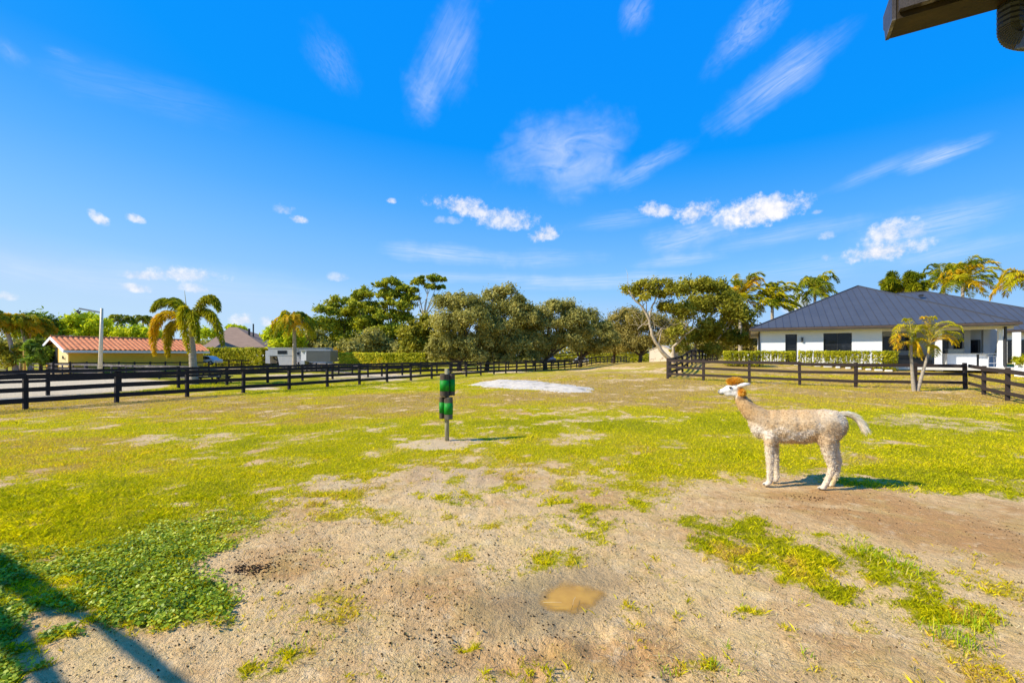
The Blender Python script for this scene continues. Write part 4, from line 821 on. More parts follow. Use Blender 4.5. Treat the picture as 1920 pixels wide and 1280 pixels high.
def generic_palm(name, label, px, Yc, top_py, r_px, nf, mats, wind=(0, 0, 0), lean=0, base_py=None, up=.6, ll=.85, lw=.05, droop=1., tr=.16, group=None, plume=False, dead=0, seed=1, n=30, trunkmat=None, basex=None, skew=0., vee=.5):
    random.seed(seed); s = Yc/FP; bx = (px+lean-CX)*Yc/FP; bz = Tz(bx, Yc); t = thing(name, label, 'palm', (bx, Yc, bz), group); c = P(px, top_py, Yc); Rr = r_px*s
    palm_trunk(t, [(bx, Yc, bz), ((bx+c.x)/2+.3*lean*s, Yc, (bz+c.z)/2), c], [tr*1.35, tr, tr*.8], 10, trunkmat); npl = [Palm() for _ in mats]
    nf = int(nf*1.35)
    for k in range(nf):
        a = 2*math.pi*(k+random.uniform(-.3, .3))*.382; el = (k/nf)*1.25-.22; L_ = Rr*random.uniform(.85, 1.1)
        d = Vector((math.cos(a), math.sin(a), 0))*math.cos(el*1.2)+Vector((0, 0, math.sin(el*1.2)*up*1.6)); hd = Vector((math.cos(a), math.sin(a), 0)); w_ = Vector(wind)
        p1 = c+d*L_*.5+Vector((0, 0, L_*.12)); p2 = c+d*L_*.85+hd*L_*.08+w_*L_*.5; p3 = c+d*L_*.82+hd*L_*.22+w_*L_*1.0-Vector((0, 0, droop*L_*.45))
        npl[k % len(mats)].frond([c, p1, p2, p3], ll*Rr*.42, lw, n, plume, droop*.8, wind, (random.uniform(0, .3), random.uniform(.6, 1)), rr=.03, vee=vee)
    for pl, mt in zip(npl, mats):
        if pl.v: pl.build(t, mt, M['crownshaft'])
    random.seed(seed+99); return t
PG, PY, PO, PB = LM['palm_g'], LM['palm_y'], LM['palm_o'], LM['palm_b']
generic_palm('queen_palm', 'golden palm with hanging fronds above the white trailer', 552, 56, 606, 40, 26, [PY, PG, PO], droop=1.2, tr=.22, seed=3, n=34, ll=.8)
grp = 'coconut palms around the white house'
generic_palm('coconut_palm', 'wind blown orange tipped palm beside the yellow green tree', 1388, 52, 560, 44, 20, [PO, PY, PG], wind=(.35, 0, .1), droop=.8, tr=.18, seed=5, group=grp, up=.95)
generic_palm('coconut_palm', 'bright palm leaning over the left end of the dark roof', 1448, 50, 568, 38, 22, [PY, PG, PY], wind=(.45, 0, .05), droop=.8, tr=.18, seed=8, group=grp, up=.95)
generic_palm('coconut_palm', 'green palm just left of the roof peak', 1528, 55, 548, 42, 18, [PG, PG, PY], wind=(.2, 0, 0), droop=1., tr=.18, seed=13, group=grp, up=.9)
generic_palm('coconut_palm', 'low green palm crown between the two roof peaks', 1694, 66, 545, 38, 18, [PG], droop=.6, tr=.18, seed=21, group=grp, up=.9, plume=True, lw=.06, n=24)
generic_palm('coconut_palm', 'large golden palm tossed by the wind above the rear roof', 1805, 58, 528, 46, 26, [PY, PG, PO], wind=(.30, 0, 0), droop=.7, tr=.2, seed=34, group=grp, up=.85)
generic_palm('coconut_palm', 'darker green palm half hidden behind the large golden one', 1770, 64, 525, 36, 16, [PG], wind=(.1, 0, 0), droop=.7, tr=.2, seed=35, group=grp, up=.9)
generic_palm('coconut_palm', 'yellow palm cut off by the right edge of the photo', 1925, 52, 525, 44, 16, [PY, PO], droop=1.1, tr=.2, seed=55, group=grp)
grp = 'palms left of the yellow barn'
for i, (px, Y, py, rp, ln, lab) in enumerate(((8, 50, 608, 34, 22, 'leftmost palm of the clump with a leaning trunk'), (38, 51, 606, 32, 20, 'middle palm of the left clump, its trunk upright'), (62, 52, 610, 30, -22, 'right palm of the left clump beside the yellow post'), (-25, 49, 600, 36, -10, 'palm half outside the left edge'))):
    generic_palm('coconut_palm', lab, px, Y, py, rp, 18, [PG, PY, PO][:3], lean=ln, droop=1.1, tr=.2, seed=60+i, group=grp, ll=.95)
for i, (px, Y, py, rp, lab) in enumerate(((228, 75, 603, 24, 'shaggy palm behind the red roof, nearer the light pole'), (268, 82, 600, 18, 'dark palm top left of the big foxtail palm'))):
    generic_palm('coconut_palm', lab, px, Y, py, rp, 16, [PG], droop=1., tr=.2, seed=70+i, group=grp)
# twin trunk palm
bs = Gp(1717, 733); Y = bs.y; t = thing('twin_palm', 'small palm with two pale trunks forming a V by the right fence', 'palm', bs)
for base, ctl, top in (((1714, 733), (1709, 695), (1708, 645)), ((1720, 733), (1729, 700), (1741, 662))):
    b0_ = P(base[0], base[1], Y); palm_trunk(t, [b0_, P(ctl[0], ctl[1], Y), P(top[0], top[1], Y)], [.085, .068, .055, .05], 10)
    m_ = MB(); cs = P(top[0], top[1], Y); m_.tube([cs-Vector((0, 0, .05)), cs+Vector((.02, 0, .28))], [.06, .04], 8); m_.build('crownshaft', M['crownshaft'], t, True)
pa, pb = Palm(), Palm(); random.seed(4)
for (c_, ends) in (((1709, 638), [((1690, 615), (1672, 628), (1682, 650)), ((1700, 600), (1684, 598), (1676, 632)), ((1716, 605), (1728, 600), (1735, 625)), ((1698, 640), (1686, 642), (1680, 655)), ((1718, 628), (1735, 635), (1745, 655)), ((1708, 600), (1703, 592), (1697, 600)), ((1722, 640), (1722, 650), (1728, 672)), ((1712, 645), (1718, 655), (1714, 668))]),
                   ((1742, 645), [((1738, 600), (1735, 590), (1731, 595)), ((1750, 600), (1775, 595), (1790, 610)), ((1760, 605), (1795, 598), (1806, 622)), ((1755, 625), (1785, 620), (1795, 648)), ((1755, 615), (1790, 612), (1803, 638)), ((1730, 615), (1715, 610), (1712, 640)), ((1726, 625), (1712, 635), (1718, 665)), ((1748, 645), (1755, 655), (1752, 668)), ((1744, 600), (1748, 588), (1752, 596)), ((1765, 628), (1782, 632), (1788, 645))])):
    for k, e3 in enumerate(ends):
        dy = random.uniform(-.5, .5); ctl = [P(c_[0], c_[1], Y)]+[P(a_, q_, Y+dy*(i+1)/3) for i, (a_, q_) in enumerate(e3)]
        (pa if k % 3 else pb).frond(ctl, .34, .016, 40, False, .7, tone=(.2, 1), rr=.014, vee=.3)
pa.build(t, PY, M['crownshaft']); pb.build(t, PO, M['crownshaft'])

# ------------------------------------------------------------------ white house
def roofmat(name, c1, c2, ux, uy, pitch=.42, seam=.02, dark=.35):
    """standing seam: ribs every 'pitch' metres measured along (ux, uy)"""
    m, b = newmat(name); tc = b.new('ShaderNodeNewGeometry')
    n = b.noise(tc.outputs['Position'], .8, 4, .6)
    p = b.new('ShaderNodeBsdfPrincipled'); b.put(p.inputs['Base Color'], b.mix(b.ss(n, .3, .7), c1, c2)); p.inputs['Roughness'].default_value = .42; p.inputs['Specular IOR Level'].default_value = .3
    finish(b, p.outputs[0]); return m
M['roof'] = roofmat('slate_grey_metal', (.072, .074, .078), (.062, .064, .068), 1, 0)
M['roof_seam'] = surf('roof_seam', (.05, .053, .068), (.06, .065, .085), .5, 3)
u_ = Vector((.886, -.463, 0)).normalized(); v_ = Vector((.463, .886, 0)).normalized()
EZ = 3.95
Lc = Vector((19.1, 36.4, EZ)); LR = 15.3
house = thing('white_house', 'white single storey house with dark hipped metal roof', 'house', (25, 36, Tz(24, 36)))
def hip(Lc, LR, D, peakL, peakR, zr, parent, name, seams=True):
    """hip roof: front eave from Lc along u, depth D along v; ridge points peakL / peakR"""
    Rc = Lc+u_*LR; Lb = Lc+v_*D; Rb = Rc+v_*D; a, c = Vector(peakL), Vector(peakR); th = Vector((0, 0, -.05)); same = (a-c).length < .01
    m_ = MB()
    if same: m_.add([Lc, Rc, Rb, Lb, a], [(0, 1, 4), (1, 2, 4), (2, 3, 4), (3, 0, 4), (3, 2, 1, 0)])
    else: m_.add([Lc, Rc, Rb, Lb, a, c], [(0, 1, 5, 4), (1, 2, 5), (2, 3, 4, 5), (3, 0, 4), (3, 2, 1, 0)])
    r = m_.build(name, M['roof'], parent)
    m2 = MB(); lift = Vector((0, 0, .012))
    def face_seams(p, q, apexes):
        d = (q-p).normalized(); L_ = (q-p).length; nrm = d.cross(apexes[0]-p).normalized()
        if nrm.z < 0: nrm = -nrm
        upv = nrm.cross(d).normalized(); 
        if upv.z < 0: upv = -upv
        poly = [p, q]+apexes[::-1]; k = .25
        while k < L_:
            s0 = p+d*k; best = 0
            P2 = [((w-p).dot(d), (w-p).dot(upv)) for w in poly]
            for i in range(len(P2)):
                (x0, y0), (x1, y1) = P2[i], P2[(i+1) % len(P2)]
                if (x0-k)*(x1-k) < 0: best = max(best, y0+(y1-y0)*(k-x0)/(x1-x0))
            if best > .1: m2.bar(s0+nrm*.016, s0+upv*best+nrm*.016, .022, .035, nrm)
            k += .50
    face_seams(Lc, Rc, [a] if same else [a, c]); face_seams(Lb, Lc, [a]); face_seams(Rc, Rb, [c])
    for p, q in ((Lc, a), (Rc, c), (Rb, c), (Lb, a)): m2.bar(p+lift*2, q+lift*2, .11, .05)
    if not same: m2.bar(a+lift*2, c+lift*2, .13, .06)
    m2.build('seams', M['roof_seam'], r, origin=parent.location)
    g_ = MB(); o = [Lc, Rc, Rb, Lb]
    for i in range(4):
        p, q = o[i], o[(i+1) % 4]; d = (q-p).normalized(); out = Vector((d.y, -d.x, 0)); g_.bar(p+out*.06+d*-.12+Vector((0, 0, -.10)), q+out*.06+d*.12+Vector((0, 0, -.10)), .13, .16)
    g_.build('gutter', M['gutter'], parent)
    s_ = MB(); s_.prism([x_+Vector((0, 0, -.20)) for x_ in (Lc, Rc, Rb, Lb)], (0, 0, -.06)); s_.build('soffit', M['soffit'], parent)
pk = Vector((30.25, 39.8, 7.87)); hip(Lc, LR, 15.6, pk, pk, 7.87, house, 'roof')
L2c = Vector((28.9, 45.5, EZ)); hip(L2c+u_*.0, 22.2, 19.8, L2c+(u_+v_)*9.9+Vector((0, 0, 4.65)), L2c+u_*(22.2-9.9)+v_*9.9+Vector((0, 0, 4.65)), 8.6, house, 'roof')
m_ = MB(); vp = P(1727, 552, 47.3); m_.obox(vp-Vector((0, 0, .12)), u_*.16, v_*.16, (0, 0, .12)); m_.build('roof_vent', M['dark_metal'], house)
F0 = Lc+u_*.65+v_*.65; F0.z = 0; zf = 1.0                    # facade corner; zf floor level
def ft(px, dv=0.):
    """distance along the facade (set back dv) where photo column px meets it"""
    o = F0+v_*dv; k = (px-CX)/FP; return (k*o.y-o.x)/(u_.x-k*u_.y)
def fz(px, py, dv=0.):
    o = F0+v_*dv; p = o+u_*ft(px, dv); return CH-(py-HY)*p.y/FP
def FP3(t_, z, dv=0.): q = F0+u_*t_+v_*dv; return Vector((q.x, q.y, z))
WT = EZ-.26
def wallseg(mb_, t0, t1, z0, z1, dv=0., th=.2): mb_.obox(FP3((t0+t1)/2, (z0+z1)/2, dv+th/2), u_*(t1-t0)/2, v_*th/2, (0, 0, (z1-z0)/2))
tA, tB = 0., ft(1654); w1a, w1b = ft(1472.5), ft(1494.5); w2a, w2b = ft(1544), ft(1597.5); wz1, wz2 = fz(1483, 626.5), fz(1570, 624.3)
m_ = MB(); wallseg(m_, 0, w1a, .3, WT); wallseg(m_, w1a, w1b, wz1, WT); wallseg(m_, w1b, w2a, .3, WT); wallseg(m_, w2a, w2b, wz2, WT); wallseg(m_, w2a, w2b, .3, 1.75); wallseg(m_, w2b, tB, .3, WT); wallseg(m_, w1a, w1b, .3, 1.15)
q = F0+v_*0; Ld = 14.3
m_.obox(F0+v_*(Ld/2+.2)+u_*.1+Vector((0, 0, (WT+.3)/2)), u_*.1, v_*Ld/2, (0, 0, (WT-.3)/2))
m_.obox(F0+u_*(tB-.1)+v_*2.1+Vector((0, 0, (WT+.3)/2)), u_*.1, v_*1.9, (0, 0, (WT-.3)/2))
m_.build('wall', M['white_wall'], house)
def window(t0, t1, z0, z1, dv=.1, mull=1, name='window', parent=house, fr=.05, rows=0):
    f_ = MB(); 
    for a_, b_, c_, d__ in ((t0, t1, z1-fr, z1), (t0, t1, z0, z0+fr), (t0, t0+fr, z0+fr, z1-fr), (t1-fr, t1, z0+fr, z1-fr)): wallseg(f_, a_, b_, c_, d__, dv, .07)
    for k in range(1, mull+1):
        x_ = t0+(t1-t0)*k/(mull+1); wallseg(f_, x_-.025, x_+.025, z0+fr, z1-fr, dv+.005, .06)
    for k in range(1, rows+1):
        z_ = z0+(z1-z0)*k/(rows+1); wallseg(f_, t0+fr, t1-fr, z_-.02, z_+.02, dv+.008, .05)
    w_ = f_.build(name, M['dark_metal'], parent); g_ = MB(); wallseg(g_, t0+fr*.5, t1-fr*.5, z0+fr*.5, z1-fr*.5, dv+.03, .012); g_.build('pane', M['glass'], w_, origin=parent.location); return w_
window(w1a+.002, w1b-.002, 1.152, wz1-.002, mull=0, rows=1); window(w2a+.002, w2b-.002, 1.752, wz2-.002, mull=1, rows=1)
m_ = MB(); cs = FP3(ft(1504), fz(1504, 637), -.07); m_.obox(cs, u_*.06, v_*.07, (0, 0, .14)); m_.obox(cs+Vector((0, 0, .17)), u_*.09, v_*.09, (0, 0, .02)); m_.build('wall_lamp', M['dark_metal'], house)
m_ = MB(); m_.bar(FP3(-.05, WT, -.06), FP3(-.05, .6, -.06), .09, .07, (1, 0, 0)); m_.build('downspout', M['dark_metal'], house)
# porch: back wall set back, windows, columns, floor
tE = ft(1905); DV = 3.6
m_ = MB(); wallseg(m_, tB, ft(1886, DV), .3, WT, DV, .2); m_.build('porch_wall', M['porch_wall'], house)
m_ = MB(); m_.prism([FP3(tB, .78, -.4), FP3(tE+.4, .78, -.4), FP3(tE+.4, .78, DV), FP3(tB, .78, DV)], (0, 0, .22)); m_.build('patio_floor', M['cream'], house)
m_ = MB(); wallseg(m_, tB, tE-.1, WT-.16, WT-.002, .02, .2); m_.build('porch_beam', M['cream'], house)
for (a_, b_, y0, y1) in ((1656, 1718, 631, 657), (1768, 1778, 637, 676), (1788, 1806, 637, 662), (1815, 1838, 637, 664), (1871, 1886, 637, 684)):
    window(ft(a_, DV), ft(b_, DV), fz(b_, y1, DV), fz(a_, y0, DV), DV-.072, 1 if b_-a_ > 30 else 0)
for px, w_, y0 in ((1761.5, .22, 617), (1878, .15, 617)):
    t0 = ft(px, -.1); m_ = MB(); c_ = FP3(t0, 0, .12); zb = Tz(c_.x, c_.y)-.1
    m_.obox((c_.x, c_.y, (zb+WT-.162)/2), u_*w_*.72, v_*w_*.72, (0, 0, (WT-.162-zb)/2)); 
    m_.obox((c_.x, c_.y, zb+.3), u_*w_*.86, v_*w_*.86, (0, 0, .3)); m_.build('column', M['white_wall'], house)
for px in (1848, 1812):
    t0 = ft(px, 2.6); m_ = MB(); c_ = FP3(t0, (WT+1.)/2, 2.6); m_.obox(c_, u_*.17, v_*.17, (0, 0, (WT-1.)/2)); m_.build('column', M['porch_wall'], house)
m_ = MB(); t0 = ft(1886, -.1); m_.bar(FP3(t0, WT, -.02), FP3(t0, .7, -.02), .13, .09, (1, 0, 0)); m_.build('downspout', M['dark_metal'], house)
# wing 2 facade
o2 = L2c+u_*.6+v_*.6; W2 = MB(); W2.obox(o2+u_*10.5+Vector((0, 0, WT/2-EZ+.15)), u_*10.5, v_*.1, (0, 0, WT/2-.15)); W2.build('wall', M['white_wall'], house)
def p2(px, dv):
    k = (px-CX)/FP; o = o2+v_*dv; tt = (k*o.y-o.x)/(u_.x-k*u_.y); q = o+u_*tt; return q
for px0, px1 in ((1889, 1900), (1912, 1935)):
    a_, c_ = p2(px0, -.14), p2(px1, -.14); m_ = MB(); zt = CH+30*a_.y/FP; m_.bar(Vector((a_.x, a_.y, (zt+.8)/2)), Vector((c_.x, c_.y, (zt+.8)/2)), .05, zt-.8); m_.build('door', M['glass'], house)
a_ = p2(1906, -3.); m_ = MB(); m_.obox((a_.x, a_.y, 2.1), u_*.19, v_*.19, (0, 0, 1.55)); m_.build('column', M['white_wall'], house)
m_ = MB(); a_ = p2(1880, -.5); c_ = p2(1990, -.5); m_.prism([(a_.x, a_.y, .75), (c_.x, c_.y, .75), (c_.x-2, c_.y-4.4, .75), (a_.x-2, a_.y-4.4, .75)], (0, 0, .2)); m_.build('patio_floor', M['cream'], house)
# patio kitchen, chair, sofa, planter
IV = .9
def fobj(mb_, px0, px1, py0, py1, dv, th, mi=0):
    t0, t1 = ft(px0, dv), ft(px1, dv); wallseg(mb_, t0, t1, fz(px1, py1, dv), fz(px0, py0, dv), dv, th)
zc = 1.0
isl = thing('outdoor_kitchen', 'white outdoor kitchen counter on the patio', 'outdoor kitchen', FP3(ft(1805, IV), zc, IV))
m_ = MB(); fobj(m_, 1776, 1831, 664, 686, IV, .8); fobj(m_, 1836, 1853, 664.5, 686.5, IV+.1, .7); m_.build('counter', M['white_wall'], isl)
m_ = MB(); fobj(m_, 1775, 1869, 662.4, 663.8, IV-.04, .9); m_.build('worktop', M['cream'], isl)
m_ = MB(); fobj(m_, 1831.2, 1835.8, 665, 686, IV+.12, .6); m_.build('fridge_door', M['dark_metal'], isl)
gr = thing('barbecue_grill', 'steel barbecue hood on the white counter', 'grill', FP3(ft(1792, IV), fz(1792, 662, IV), IV)); m_ = MB(); fobj(m_, 1778, 1807, 656, 662.3, IV+.1, .5); m_.build('hood', M['steel'], gr); m_ = MB(); fobj(m_, 1777, 1808, 654.3, 655.8, IV+.05, .6); m_.build('lid', M['steel'], gr)
ch = thing('bar_chair', 'white bar chair at the right end of the patio counter', 'chair', FP3(ft(1862, IV), zc, IV)); t0 = ft(1861, IV)
m_ = MB(); 
for a_ in (-.22, .22):
    for c_ in (-.2, .2): m_.bar(FP3(t0+a_, zc, IV+.2+c_), FP3(t0+a_*.9, zc+.72, IV+.2+c_), .045, .045, (1, 0, 0))
m_.bar(FP3(t0-.22, zc+.25, IV), FP3(t0+.22, zc+.25, IV), .03, .04); m_.build('leg', M['white_gloss'], ch)
m_ = MB(); m_.obox(FP3(t0, zc+.74, IV+.2), u_*.25, v_*.23, (0, 0, .03)); m_.build('seat', M['white_gloss'], ch)
m_ = MB(); m_.obox(FP3(t0+.26, zc+1.0, IV+.2), u_*.03+Vector((0, 0, .0)), v_*.22, Vector((u_.x*.06, u_.y*.06, .24))); m_.build('backrest', M['white_gloss'], ch)
sf = thing('patio_sofa', 'dark sofa in the shade of the porch', 'sofa', FP3(ft(1700, 2.2), zc, 2.2)); ta, tb = ft(1684, 2.0), ft(1748, 2.0)
m_ = MB(); m_.obox(FP3((ta+tb)/2, zc+.25, 2.4), u_*(tb-ta)/2, v_*.45, (0, 0, .2)); m_.build('seat', M['dark_metal'], sf); m_ = MB(); m_.obox(FP3((ta+tb)/2, zc+.62, 2.75), u_*(tb-ta)/2, v_*.1, (0, 0, .2)); m_.build('backrest', M['dark_metal'], sf)
pp = P(1920, 688, 27.5); pp.z = Tz(pp.x, pp.y)
pl_ = thing('planter', 'white square planter with a yellow green plant at the right edge', 'planter', pp); m_ = MB(); m_.box(pp.x-.28, pp.y-.28, pp.z, pp.x+.28, pp.y+.28, CH-(680-HY)*27.5/FP); m_.build('pot', M['white_wall'], pl_)
leaf_cloud('foliage', [(pp.x, pp.y, CH-(676-HY)*27.5/FP, .42, .42, .22)], 300, .09, LM['hedge'], pl_, clumps=14)
# hedge shrubs in front of the house
random.seed(11)
xs_ = [1364, 1374, 1384, 1394, 1404, 1414, 1424.5, 1436.5, 1452, 1465, 1475, 1486, 1503, 1517, 1532, 1547, 1556, 1566, 1576, 1586, 1596, 1608, 1624, 1642, 1656, 1665, 1674]
for i, px in enumerate(xs_):
    k = (px-CX)/FP; o = F0+v_*-1.3; tt = (k*o.y-o.x)/(u_.x-k*u_.y); q = o+u_*tt
    if px < 1432: q = Vector((k*(33.6-(px-1364)*.005), 33.6-(px-1364)*.005, 0))
    s = q.y/FP; zb = Tz(q.x, q.y); top = CH-(657.5-HY)*q.y/FP; hh_ = top-zb; rx = (5.6 if px not in (1452, 1465, 1486, 1503, 1517, 1532, 1608, 1624, 1642) else 4.1)*s*1.05
    nth = ('first', 'second', 'third', 'fourth', 'fifth', 'sixth', 'seventh', 'eighth', 'ninth', 'tenth', 'eleventh', 'twelfth', 'thirteenth', 'fourteenth')
    gap = px in (1452, 1465, 1486, 1503, 1517, 1532, 1608, 1624, 1642)
    end = '%s from the %s end of the row' % ((nth[i], 'left') if i < 14 else (nth[len(xs_)-1-i], 'porch'))
    t = thing('hedge_shrub', ('narrow hedge shrub with gaps beside it, ' if gap else 'boxy green hedge shrub, ')+end, 'shrub', (q.x, q.y, zb), 'hedge shrubs in front of the white house')
    n = 560; bxp = (rng.random((n, 3))*2-1); fcx = rng.integers(0, 3, n); fcx = np.where(fcx == 0, 0, fcx); sg_ = np.where(rng.random(n) < .5, -1, 1); bxp[np.arange(n), fcx] = sg_*(.8+.2*rng.random(n)); low = (bxp[:, 2] < -.2) & (rng.random(n) < .45); bxp[low, 2] *= -.8
    wd = rx*(.95+.25*np.abs(bxp[:, 2])); cpt = np.c_[q.x+u_.x*bxp[:, 0]*wd+v_.x*bxp[:, 1]*.3, q.y+u_.y*bxp[:, 0]*wd+v_.y*bxp[:, 1]*.3, zb+hh_*(.52+.46*bxp[:, 2])]+rng.normal(size=(n, 3))*.02
    nrm_ = unit(np.c_[bxp[:, 0]*u_.x+bxp[:, 1]*v_.x, bxp[:, 0]*u_.y+bxp[:, 1]*v_.y, bxp[:, 2]]*1.2+rng.normal(size=(n, 3))*.6)
    vv_1, ff_1 = quads(cpt, nrm_, .05*(.6+.8*rng.random(n)), 1.3); npmesh('foliage', vv_1, ff_1, LM['hedge'], t, {'rnd': np.repeat(rng.random(n), 4)})
    m_ = MB(); m_.tube([(q.x, q.y, zb-.1), (q.x, q.y, zb+hh_*.8)], [.03, .012], 6); m_.build('stem', M['bark'], t)
# edging stones
for i in range(13):
    px = 1438+i*19; k = (px-CX)/FP; o = F0+v_*-1.75; tt = (k*o.y-o.x)/(u_.x-k*u_.y); q = o+u_*tt; zb = Tz(q.x, q.y); m_ = MB()
    m_.obox((q.x, q.y, zb+.05), u_*random.uniform(.12, .26), v_*.12, (0, 0, .07)); o_ = m_.build('edging_stone', M['cream'], origin=(q.x, q.y, zb)); bv = o_.modifiers.new('b', 'BEVEL'); bv.width = .04; bv.segments = 2
    tag(o_, 'pale edging stone below the hedge, %s from the %s' % ((nth[i], 'left') if i < 7 else (nth[12-i], 'porch end')), 'stone', 'edging stones along the hedge')
# little white garage behind
ga = thing('garage', 'small white building with a dark roof behind the palms', 'garage', Wg(1410, 60)); Yg = 60
a_, c_ = P(1411, 637, Yg), P(1432, 637, Yg+4); zt = P(0, 637, Yg).z; m_ = MB(); m_.box(a_.x, Yg, .3, a_.x+5, Yg+5, zt); m_.build('wall', M['white_wall'], ga)
m_ = MB(); x0, x1, y0, y1 = a_.x-.7, a_.x+5.7, Yg-.7, Yg+5.7; m_.add([(x0, y0, zt), (x1, y0, zt), (x1, y1, zt), (x0, y1, zt), ((x0+x1)/2, (y0+y1)/2, zt+1.3)], [(0, 1, 4), (1, 2, 4), (2, 3, 4), (3, 0, 4), (3, 2, 1, 0)]); m_.build('roof', M['roof'], ga)

# ------------------------------------------------------------------ stone hut
hb = Wg(1218, 58); t = thing('stone_hut', 'small beige hut with painted branch pattern and gable top', 'hut', hb); s = 58/FP; x0, x1 = hb.x, hb.x+47*s; zb = hb.z-.3; ze, zr = P(0, 656.5, 58).z, P(0, 648, 58).z; xm = x0+23*s
hm, b = newmat('branch_patterned_render'); tc = b.new('ShaderNodeTexCoord'); vo = b.new('ShaderNodeTexVoronoi', feature='DISTANCE_TO_EDGE'); w_ = b.noise(tc.outputs['Object'], 1.4, 4, .7); vv_ = b.v('ADD', tc.outputs['Object'], b.scale(b.comb(w_, w_, w_), 1.3)); b.put(vo.inputs['Vector'], vv_); vo.inputs['Scale'].default_value = 1.1
f_ = b.ss(vo.outputs['Distance'], .035, .012); f_ = b.m('MULTIPLY', f_, b.ss(b.noise(tc.outputs['Object'], 2.2, 2, .5), .42, .55)); p = b.new('ShaderNodeBsdfPrincipled'); b.put(p.inputs['Base Color'], b.mix(f_, b.mix(b.noise(tc.outputs['Object'], 3, 4), (.62, .53, .40), (.54, .45, .33)), (.22, .15, .09))); p.inputs['Roughness'].default_value = .9; finish(b, p.outputs[0])
def hp(px, py, Y_): return P(px, py, Y_)
A1, A2, A3_, A4, A5 = hp(1217.5, 690, 60), hp(1262, 690, 57), hp(1262, 658, 57), hp(1241, 648, 58.4), hp(1217.5, 656.5, 60); dv_ = Vector((1.6, 2.6, 0))
m_ = MB(); m_.prism([A1, A2, A3_, A4, A5], dv_); m_.build('wall', hm, t)
m_ = MB(); up_ = Vector((0, 0, .012)); ot = Vector((-.05, -.09, 0)); m_.prism([A5+up_+ot, A4+up_+ot, A4+up_+dv_, A5+up_+dv_], (0, 0, .06)); m_.prism([A4+up_+ot, A3_+up_+ot, A3_+up_+dv_, A4+up_+dv_], (0, 0, .06)); m_.build('roof', M['stone'], t)

# ------------------------------------------------------------------ yellow barn with red tiles
th = R(60); a_ = Vector((math.cos(th), math.sin(th), 0)); g_ = Vector((-math.sin(th), math.cos(th), 0)); C0 = Vector((-43.8, 45, 0)); Ln, Wd = 12.2, 6.4; ez, rz = 2.42, 3.62
barn = thing('yellow_barn', 'long yellow barn with red tiled gable roof', 'barn', C0)
m_ = MB(); prof = [C0, C0+g_*Wd, C0+g_*Wd+Vector((0, 0, ez)), C0+g_*Wd/2+Vector((0, 0, rz-.12)), C0+Vector((0, 0, ez))]
m_.prism(prof, a_*Ln); m_.build('wall', M['yellow'], barn)
m_ = MB(); pz = C0-a_*.012; m_.prism([pz+g_*.1, pz+g_*2.6, pz+g_*2.6+Vector((0, 0, ez+.35)), pz+g_*.1+Vector((0, 0, ez-.05))], a_*-.03); m_.build('sunlit_gable', M['yellow_pale'], barn)  # added sheet: sun on the yellow end wall put into a paler colour
m_ = MB(); m_.prism([pz+g_*3.0+Vector((0, 0, .1)), pz+g_*5.9+Vector((0, 0, .1)), pz+g_*5.9+Vector((0, 0, ez-.1)), pz+g_*3.0+Vector((0, 0, ez+.2))], a_*-.02); m_.build('doorway', M['dark_metal'], barn)
# siding lines
m_ = MB()
for k in range(9):
    z_ = .35+k*.23; m_.bar(C0+a_*4.2-g_*.006+Vector((0, 0, z_)), C0+a_*(Ln-.1)-g_*.006+Vector((0, 0, z_)), .012, .016)
m_.build('siding', surf('siding_edge', (.40, .24, .06), None, .8), barn)
m_ = MB(); cf = C0-a_*.045+g_*1.0; m_.tube([cf+Vector((0, 0, 1.45)), cf+a_*-.12+Vector((0, 0, 1.5)), cf+a_*-.14+Vector((0, 0, 1.75))], [.04, .08, .05], 8); m_.build('wall_lamp', M['dark_metal'], barn)
# tiled roof: barrel tile corrugation built as geometry
def tiled(parent, org, along, across, z0, z1, run, L_, over=.35, name='roof'):
    nu = int(L_/.075); nv = 14; us = np.linspace(0, L_, nu); vs_ = np.linspace(0, 1, nv*3+1); V = []; Fa = []
    for j, vv in enumerate(vs_):
        step = (vv*nv) % 1.0; zt = z0+(z1-z0)*vv-.05*step
        for i, uu in enumerate(us):
            q = org+along*uu+across*(run*vv); V.append((q.x, q.y, zt+.10*abs(math.sin(uu*math.pi/.42))))
    for j in range(len(vs_)-1):
        for i in range(nu-1): Fa.append((j*nu+i, j*nu+i+1, (j+1)*nu+i+1, (j+1)*nu+i))
    return npmesh(name, V, Fa, M['tile'], parent)
tm, b = newmat('terracotta_tile'); tc = b.new('ShaderNodeTexCoord'); n1 = b.noise(tc.outputs['Object'], 3.5, 4, .7); n3 = b.noise(tc.outputs['Object'], 14, 3, .7)
c_ = b.mix(b.ss(n1, .35, .65), (.78, .26, .08), (.55, .14, .035)); c_ = b.mix(b.ss(n3, .55, .7, 0, .6), c_, (.88, .52, .26)); p = b.new('ShaderNodeBsdfPrincipled'); b.put(p.inputs['Base Color'], c_); p.inputs['Roughness'].default_value = .8; finish(b, p.outputs[0]); M['tile'] = tm
ov = .45; sl = (rz-ez)/(Wd/2)
tiled(barn, C0-a_*.5-g_*ov+Vector(), a_, g_, ez-sl*ov+.08, rz+.08, Wd/2+ov, Ln+1.0)
tiled(barn, C0-a_*.5+g_*(Wd+ov), a_, -g_, ez-sl*ov+.08, rz+.08, Wd/2+ov, Ln+1.0)
m_ = MB(); rc = C0+g_*Wd/2+Vector((0, 0, rz+.12)); m_.tube([rc-a_*.5, rc+a_*(Ln+.5)], .11, 8); m_.build('ridge_tiles', M['tile'], barn)
m_ = MB(); e0 = C0-g_*(ov+.03)+Vector((0, 0, ez-sl*ov-.07)); m_.bar(e0-a_*.5, e0+a_*(Ln+.5), .05, .24); m_.build('fascia', M['cream'], barn)
